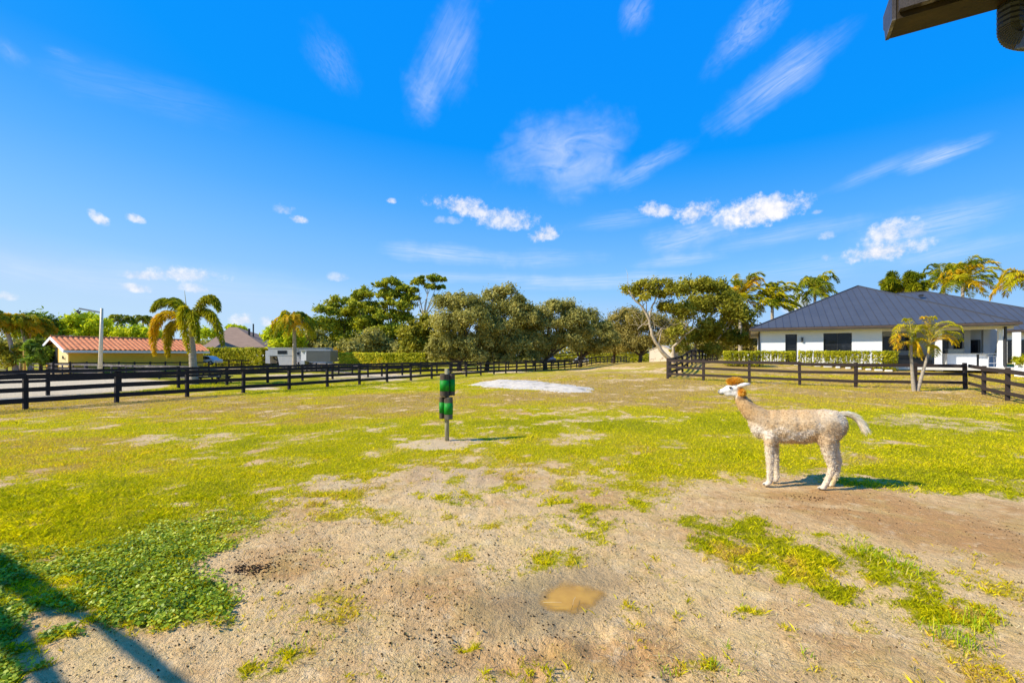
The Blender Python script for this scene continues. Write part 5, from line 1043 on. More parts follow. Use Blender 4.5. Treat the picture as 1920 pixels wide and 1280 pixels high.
m_ = MB(); gb = C0-a_*.53
for s_ in (0, 1):
    lo_ = gb+(-g_*ov if s_ == 0 else g_*(Wd+ov))+Vector((0, 0, ez-sl*ov-.06)); hi_ = gb+g_*Wd/2+Vector((0, 0, rz-.06)); m_.bar(lo_, hi_, .05, .28)
m_.build('barge_board', M['white_wall'], barn)
# annex wing with red roof farther left
C1 = C0+g_*6.9+a_*2.5; an = thing('barn_annex', 'low red tiled roof behind the barn gable', 'barn', C1)
m_ = MB(); m_.prism([C1, C1+g_*7, C1+g_*7+Vector((0, 0, 2.4)), C1+Vector((0, 0, 2.4))], a_*5); m_.build('wall', M['brown_wood'], an); tiled(an, C1-a_*.6-g_*1.2, g_, a_, 2.75, 3.9, 4., 9)
# brown roofed house
Yh = 84; bh = thing('brown_roof_house', 'house with a broad brown shingle hip roof behind the hedge', 'house', Wg(440, Yh)); ez_, rz_ = P(0, 651, Yh).z, P(0, 612, Yh).z; x0, x1 = P(378, 0, Yh).x, P(498, 0, Yh).x; xr0, xr1 = P(430, 0, Yh+6).x, P(444, 0, Yh+6).x
m_ = MB(); m_.add([(x0, Yh, ez_), (x1, Yh, ez_), (x1+1, Yh+13, ez_), (x0+1, Yh+13, ez_), (xr0, Yh+6, rz_+.25), (xr1, Yh+6, rz_+.25)], [(0, 1, 5, 4), (1, 2, 5), (2, 3, 4, 5), (3, 0, 4), (3, 2, 1, 0)])
sh = surf('brown_shingle', (.31, .21, .15), (.23, .155, .11), .9, 2.5, .1, .3, .02, stretch=(.4, 1, 3)); m_.build('roof', sh, bh)
m_ = MB(); m_.box(x0+.8, Yh+.8, 0, x1-.5, Yh+12, ez_-.02); m_.build('wall', M['brown_wood'], bh); m_ = MB(); m_.bar((x0, Yh-.04, ez_-.1), (x1, Yh-.04, ez_-.1), .08, .22); m_.build('fascia', M['dark_metal'], bh)
q = P(373, 640, Yh-9); m_ = MB(); xa, xb = P(362, 0, Yh-8).x, P(402, 0, Yh-8).x; zg = P(0, 652, Yh-8).z; m_.add([(xa, Yh-8, zg), (xb, Yh-8, zg), (xb, Yh, zg), (xa, Yh, zg), (xa+1.5, Yh-4, zg+1.2), (xb-1, Yh-4, zg+1.2)], [(0, 1, 5, 4), (1, 2, 5), (2, 3, 4, 5), (3, 0, 4), (3, 2, 1, 0)]); m_.build('porch_roof', sh, bh)
m_ = MB(); m_.box(xa+.6, Yh-7.4, 0, xb-.6, Yh, zg-.02); m_.build('porch_wall', M['brown_wood'], bh)
q = P(475, 622, Yh+4); m_ = MB(); m_.tube([(q.x, q.y, q.z-1.4), (q.x, q.y, P(0, 607, Yh+4).z)], .13, 8); m_.build('flue', M['dark_metal'], bh); q = P(470, 622, Yh+4); m_ = MB(); m_.tube([(q.x-.3, q.y, q.z-1.4), (q.x-.3, q.y, P(0, 616, Yh+4).z)], .2, 8); m_.build('flue', M['dark_metal'], bh)

# ------------------------------------------------------------------ poles
b0_ = Wg(187, 36); t = thing('light_pole', 'pale pole with one arm holding two floodlights', 'light pole', b0_); m_ = MB(); m_.tube([b0_-Vector((0, 0, .2)), P(189.5, 640, 36), P(191, 578, 36)], [.15, .125, .09], 12); m_.build('pole', M['pole_grey'], t, True)
m_ = MB(); m_.bar(P(190.5, 586, 36), P(149, 578.5, 36), .13, .13); m_.build('arm', M['steel'], t)
for px, py in ((147.5, 582.5), (150.5, 585.5)):
    q = P(px, py, 36); m_ = MB(); m_.tube([q+Vector((0, 0, .08)), q+Vector((-.03, -.05, -.02)), q+Vector((-.06, -.1, -.08))], [.03, .07, .1], 10); m_.build('floodlight', M['dark_metal'], t)
b0_ = Wg(46, 48); t = MB().tube([b0_-Vector((0, 0, .2)), P(46, 645, 48)], .12, 10).build('yellow_post', M['yellow_post'], None, False, origin=b0_); tag(t, 'plain yellow post left of the barn', 'post')

# ------------------------------------------------------------------ vehicles
def xbox(m_, x0, x1, y0, y1, z0, z1): m_.box(x0, y0, z0, x1, y1, z1)
def wheel(t, x, y, z, r, w=.22):
    m_ = MB(); m_.tube([(x, y, z), (x, y+w, z)], r, 18); wl = m_.build('wheel', M['tyre'], t); m_ = MB(); m_.tube([(x, y-.012, z), (x, y+.05, z)], r*.58, 12); m_.build('rim', M['steel'], wl, origin=t.location)
# horse trailer (long white gooseneck)
Y = 57; s = Y/FP; base = Wg(545, Y); t = thing('horse_trailer', 'long white gooseneck horse trailer with a dark side window', 'trailer', base); X = lambda px: (px-CX)*s; Z = lambda py: CH-(py-HY)*s
m_ = MB(); m_.prism([(X(524), Y, Z(686)), (X(611), Y, Z(686)), (X(611), Y, Z(652.5)), (X(503), Y, Z(652.5)), (X(503), Y, Z(666.5)), (X(520), Y, Z(667.5))], (0, 2.3, 0)); o_ = m_.build('body', M['white_gloss'], t)
m_ = MB(); m_.box(X(520.5), Y-.03, Z(663.5), X(538), Y-.002, Z(657)); m_.build('window', M['glass'], t)
m_ = MB(); m_.box(X(557), Y-.03, Z(665), X(561.5), Y-.002, Z(660)); m_.build('window', M['glass'], t)
m_ = MB(); m_.box(X(503), Y-.012, Z(667.3), X(611), Y-.001, Z(666.5)); m_.build('trim_strip', M['steel'], t)
m_ = MB(); m_.box(X(502.5), Y-.04, Z(652.9), X(611.4), Y+2.34, Z(651.6)); m_.build('roof_edge', M['white_gloss'], t)
m_ = MB(); m_.box(X(494.5), Y+.4, Z(681), X(502.9), Y+2.1, Z(657)); m_.build('nose_box', M['white_gloss'], t)
m_ = MB(); m_.tube([(X(505), Y+1, Z(667)), (X(506), Y+1, Z(672)), (X(520), Y+1, Z(681)), (X(527), Y+1, Z(683))], .09, 8); m_.tube([(X(506), Y+1, Z(668)), (X(520), Y+1, Z(667.5)), (X(532), Y+.2, Z(674)), (X(533), Y+.2, Z(684))], .07, 8); m_.build('gooseneck_frame', M['dark_metal'], t)
for px in (571, 583): wheel(t, X(px), Y-.1, base.z+.38, .38)
# grey cargo trailer in front
Y = 50; s = Y/FP; base = Wg(590, Y); t = thing('cargo_trailer', 'boxy grey cargo trailer with a white nose in front of the long trailer', 'trailer', base)
m_ = MB(); m_.box(X(574.5), Y, Z(678), X(619.5), Y+2.1, Z(657.5)); m_.build('body', M['grey_panel'], t)
m_ = MB(); m_.prism([(X(562), Y+.3, Z(676)), (X(574.4), Y-.02, Z(676)), (X(574.4), Y+2.1, Z(676)), (X(562), Y+1.8, Z(676))], (0, 0, Z(657)-Z(676))); m_.build('nose', M['white_gloss'], t)
m_ = MB(); m_.box(X(561.5), Y-.03, Z(657.3), X(620), Y+2.13, Z(656)); m_.build('roof', M['white_gloss'], t)
m_ = MB(); m_.box(X(562.5), Y+.1, Z(684), X(570), Y+1.2, Z(676.1)); m_.build('battery_box', M['white_gloss'], t)
m_ = MB(); m_.bar((X(574), Y+1, Z(681)), (X(549), Y+1, Z(684)), .1, .12); m_.build('drawbar', M['dark_metal'], t)
wheel(t, X(597), Y-.12, base.z+.33, .33); wheel(t, X(608), Y-.12, base.z+.33, .33)
def car(label, Y, px0, px1, ytop, ybot, paint, flip=1, group=None):
    s = Y/FP; x0, x1 = (px0-CX)*s, (px1-CX)*s; L_ = x1-x0; zb = CH-(ybot-HY)*s; H_ = (ybot-ytop)*s; t = thing('parked_car', label, 'car', ((x0+x1)/2, Y, zb), group)
    f = lambda u, h: (x0+L_*u, h*H_+zb)
    low = [f(.0, .22), (f(1, .22)), f(1., .48), f(.97, .60), f(.84, .66), f(.16, .62), f(.02, .55)]
    m_ = MB(); m_.prism([(a_, Y, c_) for a_, c_ in low], (0, 1.75, 0)); o_ = m_.build('body', paint, t); bv = o_.modifiers.new('b', 'BEVEL'); bv.width = .09; bv.segments = 3
    cab = [f(.13, .63), f(.86, .64), f(.70, .93), f(.52, 1.), f(.36, .97)]
    m_ = MB(); m_.prism([(a_, Y+.12, c_) for a_, c_ in cab], (0, 1.5, 0)); o_ = m_.build('cabin', paint, t); bv = o_.modifiers.new('b', 'BEVEL'); bv.width = .07; bv.segments = 3
    gl = [f(.22, .65), f(.49, .65), f(.49, .93), f(.38, .91)]; m_ = MB(); m_.prism([(a_, Y+.10, c_) for a_, c_ in gl], (0, .04, 0)); m_.build('window', M['glass'], t)
    gl = [f(.51, .65), f(.79, .65), f(.68, .88), f(.53, .94), f(.51, .94)]; m_ = MB(); m_.prism([(a_, Y+.10, c_) for a_, c_ in gl], (0, .04, 0)); m_.build('window', M['glass'], t)
    for u in (.18, .81): wheel(t, x0+L_*u, Y-.03, zb+H_*.23, H_*.235)
    return t
car('white hatchback car parked beside the yellow barn', 56, 364, 402, 667, 684, M['white_gloss'])
car('blue car in the shade under the oaks', 80, 1012, 1043, 664, 682, surf('blue_paint', (.05, .09, .20), (.04, .07, .16), .3, 2, .5), group='cars beyond the oaks')
car('pale car far off beyond the forked oak', 92, 1076, 1104, 668, 682, M['white_gloss'], group='cars beyond the oaks')
# picnic table, barrel, little shed, gravel things
Y = 29; s = Y/FP; b0_ = Wg(402, Y); t = thing('picnic_table', 'dark wooden picnic table right of the big palm', 'table', b0_); zt = b0_.z
m_ = MB(); m_.box(b0_.x-.75, Y-.35, zt+.70, b0_.x+.75, Y+.35, zt+.76); m_.build('tabletop', M['fence_brown'], t)
for dy in (-.62, .62): m_ = MB(); m_.box(b0_.x-.75, Y+dy-.13, zt+.42, b0_.x+.75, Y+dy+.13, zt+.47); m_.build('bench', M['fence_grey'], t)
for dx in (-.55, .55):
    m_ = MB(); m_.bar((b0_.x+dx, Y-.7, zt), (b0_.x+dx, Y-.15, zt+.70), .09, .05, (1, 0, 0)); m_.bar((b0_.x+dx+.1, Y+.7, zt), (b0_.x+dx+.1, Y+.15, zt+.70), .09, .05, (1, 0, 0)); m_.bar((b0_.x+dx+.05, Y-.7, zt+.38), (b0_.x+dx+.05, Y+.7, zt+.38), .05, .08); m_.build('leg', M['fence'], t)
b0_ = Wg(489.5, 66); m_ = MB(); z0 = b0_.z
m_.tube([(b0_.x, 66, z0), (b0_.x, 66, z0+.1), (b0_.x, 66, z0+.45), (b0_.x, 66, z0+.8), (b0_.x, 66, z0+.9)], [.27, .30, .33, .30, .27], 16); tag(m_.build('barrel', M['green_plastic'], None, True, origin=b0_), 'round green barrel left of the white trailer', 'barrel')
b0_ = Wg(484, 72); t = thing('small_shed', 'low brown shed with a pale roof left of the trailer', 'shed', b0_); s = 72/FP; x0, x1 = (470-CX)*s, (494-CX)*s; m_ = MB(); m_.box(x0, 72, 0, x1, 74, 1.55); m_.build('wall', M['brown_wood'], t); m_ = MB(); m_.bar(((x0+x1)/2, 71.7, 1.62), ((x0+x1)/2, 74.3, 1.95), x1-x0+.3, .08); m_.build('roof', M['pole_grey'], t)
m_ = MB(); m_.box(x0-.02, 71.9, 0, x0+.6, 71.99, 1.5); m_.build('door', M['yellow_pale'], t)

# ------------------------------------------------------------------ eave with gutter at top right, its roof behind the viewer
g2 = Vector((.862, -.507, 0)).normalized(); nn_ = Vector((g2.y*-1, g2.x, 0)); nn_ = Vector((.507, .862, 0)).normalized(); dh = 1.30; P1 = Vector((1.186*dh, 1.441*dh, CH+dh))
t = thing('barn_eave', 'roof corner with brown gutter hanging in at the top right', 'roof eave', P1)
def prof(p0, pts, d, L_, m_): m_.prism([p0+nn_*a_+Vector((0, 0, c_)) for a_, c_ in pts], d*L_)
M['gutter_brown'] = surf('stained_brown_gutter', (.030, .017, .003), (.012, .007, .002), .55, 7, .3, .3, .003, alt=(.05, .030, .006))
M['flash'] = surf('aged_flashing', (.055, .047, .05), (.028, .024, .025), .5, 14, .5, .4, .003, alt=(.36, .33, .33))
m_ = MB(); prof(P1, [(0, 0), (-.125, 0), (-.125, .11), (-.121, .11), (-.121, .004), (-.003, .004), (.015, .055), (.04, .075), (.04, .12), (.046, .12), (.046, .072), (.020, .05)], g2, 4.5, m_); m_.build('gutter', M['gutter_brown'], t)
m_ = MB(); prof(P1-g2*.004, [(.002, -.002), (-.128, -.002), (-.128, .115), (.048, .125), (.046, .07), (.02, .048)], g2, .012, m_); m_.build('end_cap', M['flash'], t)
m_ = MB(); prof(P1+g2*.015, [(-.13, .02), (-.155, .02), (-.155, .24), (-.13, .24)], g2, 4.5, m_); m_.build('fascia', M['flash'], t)
m_ = MB(); m_.prism([P1+g2*.08+nn_*-.157+Vector((0, 0, .075)), P1+g2*4.5+nn_*-.157+Vector((0, 0, .075)), P1+g2*4.5+nn_*-4+Vector((0, 0, .075)), P1+g2*.08+nn_*-4+Vector((0, 0, .075))], (0, 0, .02)); m_.build('soffit', M['flash'], t)
m_ = MB(); m_.prism([P1+g2*.012+nn_*.03+Vector((0, 0, .135)), P1+g2*4.5+nn_*.03+Vector((0, 0, .135)), P1+g2*4.5+nn_*-4+Vector((0, 0, 1.2)), P1+g2*.012+nn_*-4+Vector((0, 0, 1.2))], (0, 0, .03)); m_.build('roof_sheet', M['dark_metal'], t)
for k in range(4):
    m_ = MB(); q = P1+g2*(.30+k*.9)+Vector((0, 0, .045)); m_.bar(q+nn_*-.16, q+nn_*-3.9, .07, .055); m_.build('rafter', surf('raw_timber', (.40, .27, .14), (.28, .18, .09), .8, 12) if k == 0 else bpy.data.materials['raw_timber'], t)
# corrugated downspout elbow
def outlet(px, py):
    d = Vector(((px-CX)/FP, 1, (HY-py)/FP)); k = dh/d.z; return Vector((0, 0, CH))+d*k
oc = outlet(1900, 10); oc.z = P1.z
path = [oc+Vector((0, 0, .01))]
for k in range(8): path.append(oc+Vector((0, 0, -.012-.010*k)))
st = path[-1]; rad = .085
for k in range(1, 23):
    a = k/22*R(68); path.append(st+Vector((0, 0, -rad*math.sin(a)))+(-nn_*.75+g2*.65).normalized()*(rad*(1-math.cos(a))))
m_ = MB(); hw, hd_ = .046, .034; V = []; Fc = []
for i, q in enumerate(path):
    tg = (path[min(i+1, len(path)-1)]-path[max(i-1, 0)]).normalized(); side_ = (g2*.75+nn_*.65).normalized(); dn = tg.cross(side_).normalized(); k_ = 1+.07*(i % 2)
    for j in range(12):
        an_ = 2*math.pi*j/12; ca, sa_ = math.cos(an_), math.sin(an_); sq = 1/max(abs(ca), abs(sa_))**.7; V.append(q+side_*hw*ca*sq*k_+dn*hd_*sa_*sq*k_)
for i in range(len(path)-1):
    for j in range(12): Fc.append((i*12+j, i*12+(j+1) % 12, (i+1)*12+(j+1) % 12, (i+1)*12+j))
m_.add(V, Fc); m_.build('downspout_elbow', M['dark_metal'], t)
dr = (path[-1]-path[-2]).normalized(); m_ = MB(); m_.bar(path[-1]-dr*.01, path[-1]+dr*.9, .088, .066, (side_.x*0, 0, 1)); m_.build('downspout', surf('blue_grey_paint', (.10, .12, .18), (.08, .09, .14), .4, 6, .5), t)
# posts that carry the eave, behind the viewer
m_ = MB(); q = P1+g2*4.3+nn_*-3.6; m_.box(q.x-.07, q.y-.07, 0, q.x+.07, q.y+.07, P1.z+.9); m_.build('support_post', M['fence_grey'], t)
# timber pergola added unseen on the left, its boards shaped to cast the clover shadow
HB = 3.0; off = Vector((SUN.x/SUN.z, SUN.y/SUN.z, 1))*HB
def sh_pt(px, py): q = Gp(px, py); return Vector((q.x, q.y, 0))+off
pg = thing('shadow_frame', 'unseen boards added to cast the shadow on the clover', 'shadow_caster', (-9, 1, 0))
def plate(pts, name='shadow_beam', th=.03): m_ = MB(); m_.prism([sh_pt(*q) for q in pts], (0, 0, th)); return m_.build(name, M['fence_grey'], pg)
plate([(-600, 870), (0, 1038), (75, 1086), (157, 1142), (128, 1150), (85, 1158), (40, 1122), (0, 1100), (-600, 1010)], 'shadow_board')
plate([(100, 1150), (157, 1146), (250, 1202), (350, 1284), (600, 1480), (520, 1480), (305, 1284), (215, 1212), (165, 1168)])
plate([(-300, 1085), (0, 1140), (42, 1175), (115, 1282), (180, 1400), (100, 1400), (65, 1282), (0, 1210), (-300, 1180)])
for q in ((-13.4, 4.9), (-1.6, -2.0)):
    m_ = MB(); m_.box(q[0]-.07, q[1]-.07, -.2, q[0]+.07, q[1]+.07, HB); m_.build('post', M['fence_grey'], pg)

# ------------------------------------------------------------------ alpaca
def YA(px): return 6.2-(px-1430)/140*.2
def A3(px, py, dy=0.):
    return P(px, py, YA(px)+dy)
AO = P(1500, 910, 6.1); AO.z = 0.
prims = MB()
def ellip(c, ax, ay, az, n=20):
    c, ax, ay, az = map(Vector, (c, ax, ay, az)); V = []; F_ = []; m = n//2
    for i in range(m+1):
        a = math.pi*i/m
        for j in range(n): b2 = 2*math.pi*j/n; V.append(c+ax*math.sin(a)*math.cos(b2)+ay*math.sin(a)*math.sin(b2)+az*math.cos(a))
    for i in range(m):
        for j in range(n): F_.append((i*n+j, i*n+(j+1) % n, (i+1)*n+(j+1) % n, (i+1)*n+j))
    prims.add(V, F_)
pm_ = 1/138.
bx = Vector((.962, -.17, 0)).normalized(); lat = Vector((.17, .985, 0)).normalized(); up = Vector((0, 0, 1))
def E(px, py, rx, rz, ry, dy=0., tilt=0.):
    a = (bx*math.cos(R(tilt))+up*math.sin(R(tilt))); c = (-bx*math.sin(R(tilt))+up*math.cos(R(tilt))); ellip(A3(px, py, dy), a*rx*pm_, lat*ry, c*rz*pm_)
def chain(pts, dy0=0., nseg=6, rs=1.):
    """tapered limb: (px, py, r_px[, dy]) joints"""
    Pn = []; Rn = []
    for i in range(len(pts)-1):
        a, c = pts[i], pts[i+1]
        for k in range(nseg): u = k/nseg; Pn.append(A3(a[0]+(c[0]-a[0])*u, a[1]+(c[1]-a[1])*u, dy0)); Rn.append((a[2]+(c[2]-a[2])*u)*pm_*rs)
    Pn.append(A3(pts[-1][0], pts[-1][1], dy0)); Rn.append(pts[-1][2]*pm_*rs)
    prims.tube(Pn, Rn, 14)
# trunk
E(1452, 795, 36, 27, .165, tilt=-4); E(1480, 799, 44, 31, .195); E(1512, 798, 46, 30, .20); E(1545, 797, 38, 29.5, .19, tilt=3); E(1562, 795, 22, 25, .16); E(1432, 798, 24, 24, .13, tilt=-30); E(1420, 786, 14, 20, .09, tilt=-35)
E(1470, 812, 30, 18, .15); E(1500, 815, 34, 15.5, .16)
# neck and head
chain([(1440, 792, 24), (1424, 782, 21), (1407, 770, 17.5), (1396, 758, 14.5), (1388.5, 747, 11.6), (1386.5, 737, 10.4), (1384, 729, 9.5)], rs=.90)
E(1380, 726, 12, 10, .074, tilt=-4); E(1369, 729.5, 13, 8.6, .060, tilt=14); E(1359.5, 732.3, 11, 6.2, .044, tilt=14); E(1351.5, 734.3, 6.2, 5.2, .036, tilt=8); E(1369, 737.5, 13, 5.8, .047, tilt=4); E(1377, 736.5, 10, 8, .057)
# front legs (near -, far +)
fn, ff = -.105, .115
E(1446, 815, 14, 20, .075, fn*.8); E(1446, 815, 14, 20, .075, ff*.8)
chain([(1444, 815, 13), (1443, 832, 11.2), (1443.5, 850, 9.6), (1444, 862, 9.2), (1443.5, 875, 7.2), (1443.5, 890, 6.4), (1444, 899, 6.8), (1441, 905, 6.2)], fn, rs=.75)
chain([(1450, 815, 12.5), (1452, 835, 10), (1453, 852, 8.6), (1454.5, 866, 7.4), (1455.5, 882, 6.0), (1456.5, 893, 6.2), (1455, 899, 6.0)], ff, rs=.75)
E(1437.5, 906.8, 7.5, 3.4, .042, fn); E(1452, 900.6, 6.8, 3.2, .04, ff)
# hind legs
hn, hf = -.115, .115
E(1558, 803, 21, 30, .085, hn*.75, tilt=-8); E(1560, 803, 19, 28, .085, hf*.75, tilt=-8); E(1547, 822, 14, 17, .07, hn); E(1553, 828, 14, 18, .07, hn)
chain([(1551, 820, 17), (1551, 835, 14.5), (1553, 848, 12), (1557, 862, 9.8), (1560, 871, 8.6), (1558, 884, 7.2), (1553, 898, 6.4), (1547.5, 908, 6.6), (1545, 912.5, 6.0)], hn, rs=.77)
chain([(1558, 820, 17), (1561, 838, 13), (1566, 852, 10.5), (1570.5, 865, 8.6), (1569.5, 878, 7.0), (1566, 892, 6.2), (1561.5, 904, 6.2), (1560, 908, 5.8)], hf, rs=.77)
E(1541, 914.5, 8, 3.2, .042, hn); E(1556.5, 909.6, 7, 3.0, .04, hf)
alp = thing('alpaca', 'shorn cream alpaca with orange topknot standing side on', 'alpaca', AO)
tmp = prims.build('body_tmp', M['white_wall'], None)
md = tmp.modifiers.new('r', 'REMESH'); md.mode = 'VOXEL'; md.voxel_size = .0105; md.use_smooth_shade = True
md = tmp.modifiers.new('s', 'SMOOTH'); md.factor = .6; md.iterations = 7
bpy.context.view_layer.update(); dg = bpy.context.evaluated_depsgraph_get()
me = bpy.data.meshes.new_from_object(tmp.evaluated_get(dg)); bpy.data.objects.remove(tmp, do_unlink=True)
nv = len(me.vertices); co = np.zeros(nv*3, np.float32); me.vertices.foreach_get('co', co); co = co.reshape(-1, 3).astype(float)
no = np.zeros(nv*3, np.float32); me.vertices.foreach_get('normal', no); no = no.reshape(-1, 3)
px = CX+FP*co[:, 0]/co[:, 1]; py = HY+FP*(CH-co[:, 2])/co[:, 1]
head = sstep(1396, 1386, px+(py-745)*.2)*sstep(748, 742, py)
# fleece lumps
lump = .5*(fbm(co[:, 0]*1.3, co[:, 2], 30, 3, 7., .65)+fbm(co[:, 1]*1.2+4, co[:, 2]*1.1+co[:, 0]*.4, 34, 3, 9., .65))-.5; legm = sstep(820, 850, py); belly = sstep(790, 812, py)
co2 = co+no*(lump*(.011+.017*belly*(1-legm)+.009*legm))[:, None]*(1-head)[:, None]
cream = np.array([.68, .52, .33]); tan = np.array([.60, .38, .17]); white = np.array([.84, .81, .76]); pale = np.array([.70, .60, .46]); org = np.array([.62, .30, .05]); dirt = np.array([.42, .31, .20])
def mixc(a, b2, f): return a*(1-f[:, None])+b2*f[:, None]
n1 = fbm(co[:, 0]+co[:, 1], co[:, 2], 7, 4, 3.); n2 = fbm(co[:, 0]+co[:, 1], co[:, 2], 30, 3, 5.)
C = np.tile(cream, (nv, 1)); C = mixc(C, tan, .75*sstep(808, 772, py+(n1-.5)*40)*sstep(1560, 1500, px)); C = mixc(C, pale, .6*sstep(1520, 1570, px+(n1-.5)*60)*sstep(812, 780, py)); C = mixc(C, tan, .6*sstep(.46, .60, n1)*sstep(785, 800, py)*sstep(850, 820, py)); C = mixc(C, white, .45*sstep(.48, .36, n1)*sstep(780, 795, py)*sstep(850, 820, py))
C = mixc(C, pale, .75*sstep(825, 850, py)); C = mixc(C, white, .3*sstep(1446, 1418, px)*sstep(770, 805, py)); C = mixc(C, dirt, .32*sstep(.0, -.10, lump)*sstep(775, 800, py)*sstep(900, 850, py)); C = mixc(C, dirt, .35*sstep(.56, .70, n2)*sstep(775, 800, py)*sstep(860, 830, py)); C = mixc(C, tan, .55*sstep(1425, 1405, px)*sstep(745, 755, py)*sstep(790, 770, py))
C = mixc(C, dirt, .6*sstep(1535, 1560, px)*sstep(788, 800, py)*sstep(838, 815, py)*sstep(.45, .6, n1))
C = mixc(C, white, head); C = mixc(C, org, .9*sstep(1380, 1385, px)*sstep(1398, 1394, px)*sstep(747, 741, py)*sstep(722, 728, py))
C = mixc(C, np.array([.16, .09, .05]), .75*sstep(741, 744, py)*sstep(752, 746, py)*sstep(1380, 1384, px)*sstep(1402, 1398, px))  # shadow below the cheek painted as a dark band on the neck
C = mixc(C, np.array([.10, .08, .07]), .8*sstep(1350.5, 1348.5, px)*head)
C = mixc(C, np.array([.62, .45, .16]), .6*sstep(888, 900, py)*sstep(1556, 1560, px))
me.vertices.foreach_set('co', (co2-np.array(AO)).astype(np.float32).ravel())
at = me.attributes.new('col', 'FLOAT_COLOR', 'POINT'); at.data.foreach_set('color', np.c_[C, np.ones(nv)].astype(np.float32).ravel())
me.materials.clear(); me.materials.append(colmat('alpaca_fleece', 0, .95, .08, .6, 45, .012)); me.update()
bo = bpy.data.objects.new('body', me); COL.objects.link(bo); bo.parent = alp
# fleece tufts
vi = rng.integers(0, nv, 15000); keep = (head[vi] < .3) & (py[vi] < 900); vi = vi[keep]; n = len(vi); d = unit(no[vi]+rng.normal(size=(n, 3))*.55+np.array([.25, 0, -.5])); p0 = co2[vi]; l_ = (.006+.010*rng.random(n)+.012*rng.random(n)**2*belly[vi])[:, None]; sd_ = unit(np.cross(d, rng.normal(size=(n, 3))))*.0028
V = np.stack([p0-sd_, p0+sd_, p0+sd_*.5+d*l_, p0-sd_*.5+d*l_], 1).reshape(-1, 3)
npmesh('fleece', V, np.arange(n*4).reshape(-1, 4), colmat('fleece_tuft', .0, .95, .05), alp, {'col': np.repeat(C[vi]*(.85+.3*rng.random((n, 1))), 4, 0)})
def tufts(name, c, rx, ry, rz, n, ln, cols, dirb, w=.004, lift=0., mat=None):
    d = unit(rng.normal(size=(n, 3))); p0 = np.array(c)+d*np.array([rx, ry, rz])*(.35+.65*rng.random((n, 1))**.4); dd_ = unit(d+np.array(dirb)+rng.normal(size=(n, 3))*.25); l_ = ln*(.6+.7*rng.random((n, 1))); sd_ = unit(np.cross(dd_, rng.normal(size=(n, 3))))*w
    V = np.stack([p0-sd_, p0+sd_, p0+sd_*.5+dd_*l_, p0-sd_*.3+dd_*l_], 1).reshape(-1, 3)
    return npmesh(name, V, np.arange(n*4).reshape(-1, 4), mat or colmat(name+'_hair', .35, .8, .05), alp, {'col': np.repeat(lerpc(rng.random(n), cols), 4, 0)})
ocol = [(0, (.62, .30, .02)), (.5, (.85, .48, .05)), (1, (.88, .66, .20))]
c = A3(1378, 716); tufts('topknot', c, .105, .065, .050, 4200, .026, ocol, (0, 0, .7), .0035)
c = A3(1391, 735, -.05); tufts('cheek_tuft', c, .045, .05, .05, 1400, .018, ocol, (.2, -.3, -.5), .0035)
# ears
for dy in (-.055, .05):
    m_ = MB(); p0, p1, p2_ = A3(1383, 723.5, dy), A3(1396, 721, dy-.02 if dy < 0 else dy+.02), A3(1407.5, 719.5, dy); m_.tube([p0, p0.lerp(p1, .5), p1, p1.lerp(p2_, .6), p2_], [.015, .026, .027, .018, .005], 10); me_ = m_.build('ear', surf('white_ear_fur', (.80, .77, .72), (.66, .60, .54), .95, 20), alp, True)
    if dy < 0:
        m_ = MB(); m_.tube([A3(1389, 723.5, dy-.024), A3(1397, 722.3, dy-.036), A3(1404, 720.6, dy-.02)], [.003, .007, .003], 8); m_.build('ear_hollow', surf('grey_skin', (.34, .32, .32), (.25, .23, .23), .9, 20), me_, origin=alp.location)
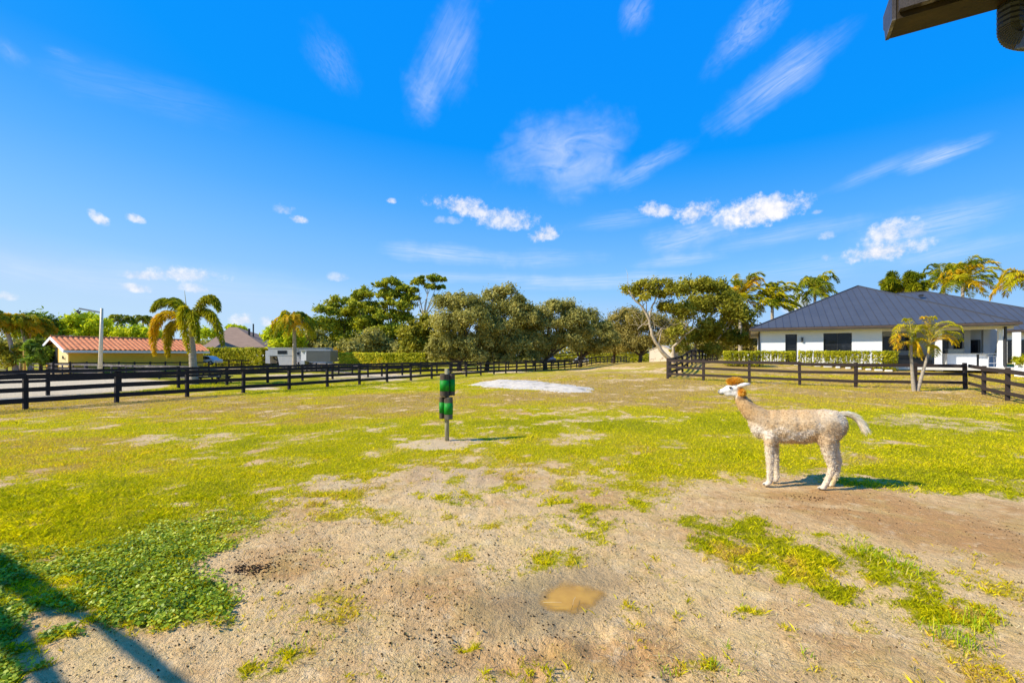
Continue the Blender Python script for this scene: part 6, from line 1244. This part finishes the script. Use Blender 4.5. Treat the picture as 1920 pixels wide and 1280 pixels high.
# eyes, nostril, mouth
M['eye'] = surf('dark_eye', (.008, .006, .005), (.012, .01, .008), .08, 20, .6)
for sgn in (-1, 1):
    c = A3(1369.5, 726.5, sgn*.058); m_ = MB(); prims = MB(); ellip(c, bx*.019, lat*.010, up*.012, 14); prims.build('eye', M['eye'], alp, True)
    prims = MB(); ellip(c+up*.009+lat*sgn*.003, bx*.024, lat*.010, up*.004, 10); prims.build('eyelid', M['dark_metal'], alp, True)
    c = A3(1349.8, 731.3, sgn*.024); prims = MB(); ellip(c, bx*.007, lat*.008, up*.005, 10); prims.build('nostril', M['eye'], alp, True)
m_ = MB(); m_.tube([A3(1348.5, 737.3, -.012), A3(1352, 739.4, -.036), A3(1357.5, 738.3, -.048)], [.004, .005, .003], 6); m_.build('mouth', M['eye'], alp)
# toes
for px_, py_, dy in ((1433.5, 907.5, fn), (1448, 901, ff), (1536.5, 915, hn), (1552.5, 910, hf)):
    for k in (-.017, .017): prims = MB(); ellip(A3(px_, py_, dy+k), bx*.022, lat*.013, up*.012, 12); prims.build('toe', surf('horn_toe', (.22, .19, .16), (.12, .10, .09), .7, 30) if 'horn_toe' not in bpy.data.materials else bpy.data.materials['horn_toe'], alp, True)
# tail
tp = bez([A3(1570, 776), A3(1590, 772, 0), A3(1606, 778, 0), A3(1617, 798, 0)], 12); m_ = MB(); m_.tube(tp, [.030, .026, .023, .021, .019, .017, .015, .013, .010, .007, .005, .003], 10); tl = m_.build('tail', surf('tail_fleece', (.80, .68, .50), (.70, .56, .40), .95, 20), alp, True)
V = []; Cc = []; 
for k in range(2600):
    u = random.random(); i = min(int(u*11), 10); p0 = tp[i].lerp(tp[i+1], u*11-i); tg = (tp[i+1]-tp[i]).normalized(); r_ = Vector((random.gauss(0, 1), random.gauss(0, 1), random.gauss(0, 1))).normalized(); r_ = (r_-tg*r_.dot(tg)); p0 = p0+r_*.022
    d = (tg+r_*.42+Vector((.12, 0, -.25+.1*random.random()))).normalized(); l_ = random.uniform(.04, .09)*(.7+u); sd_ = d.cross(r_).normalized()*.0028; V += [p0-sd_, p0+sd_, p0+d*l_+sd_*.3, p0+d*l_-sd_*.3]; Cc.append(random.random())
npmesh('tail_hair', np.array([tuple(q) for q in V]), np.arange(len(V)).reshape(-1, 4), colmat('tail_hair_strand', .2, .8, .1), alp, {'col': np.repeat(lerpc(np.array(Cc), [(0, (.62, .48, .32)), (.5, (.80, .72, .60)), (1, (.88, .85, .80))]), 4, 0)})
print('objects', len(COL.objects), 'verts', sum(len(m.vertices) for m in bpy.data.meshes))
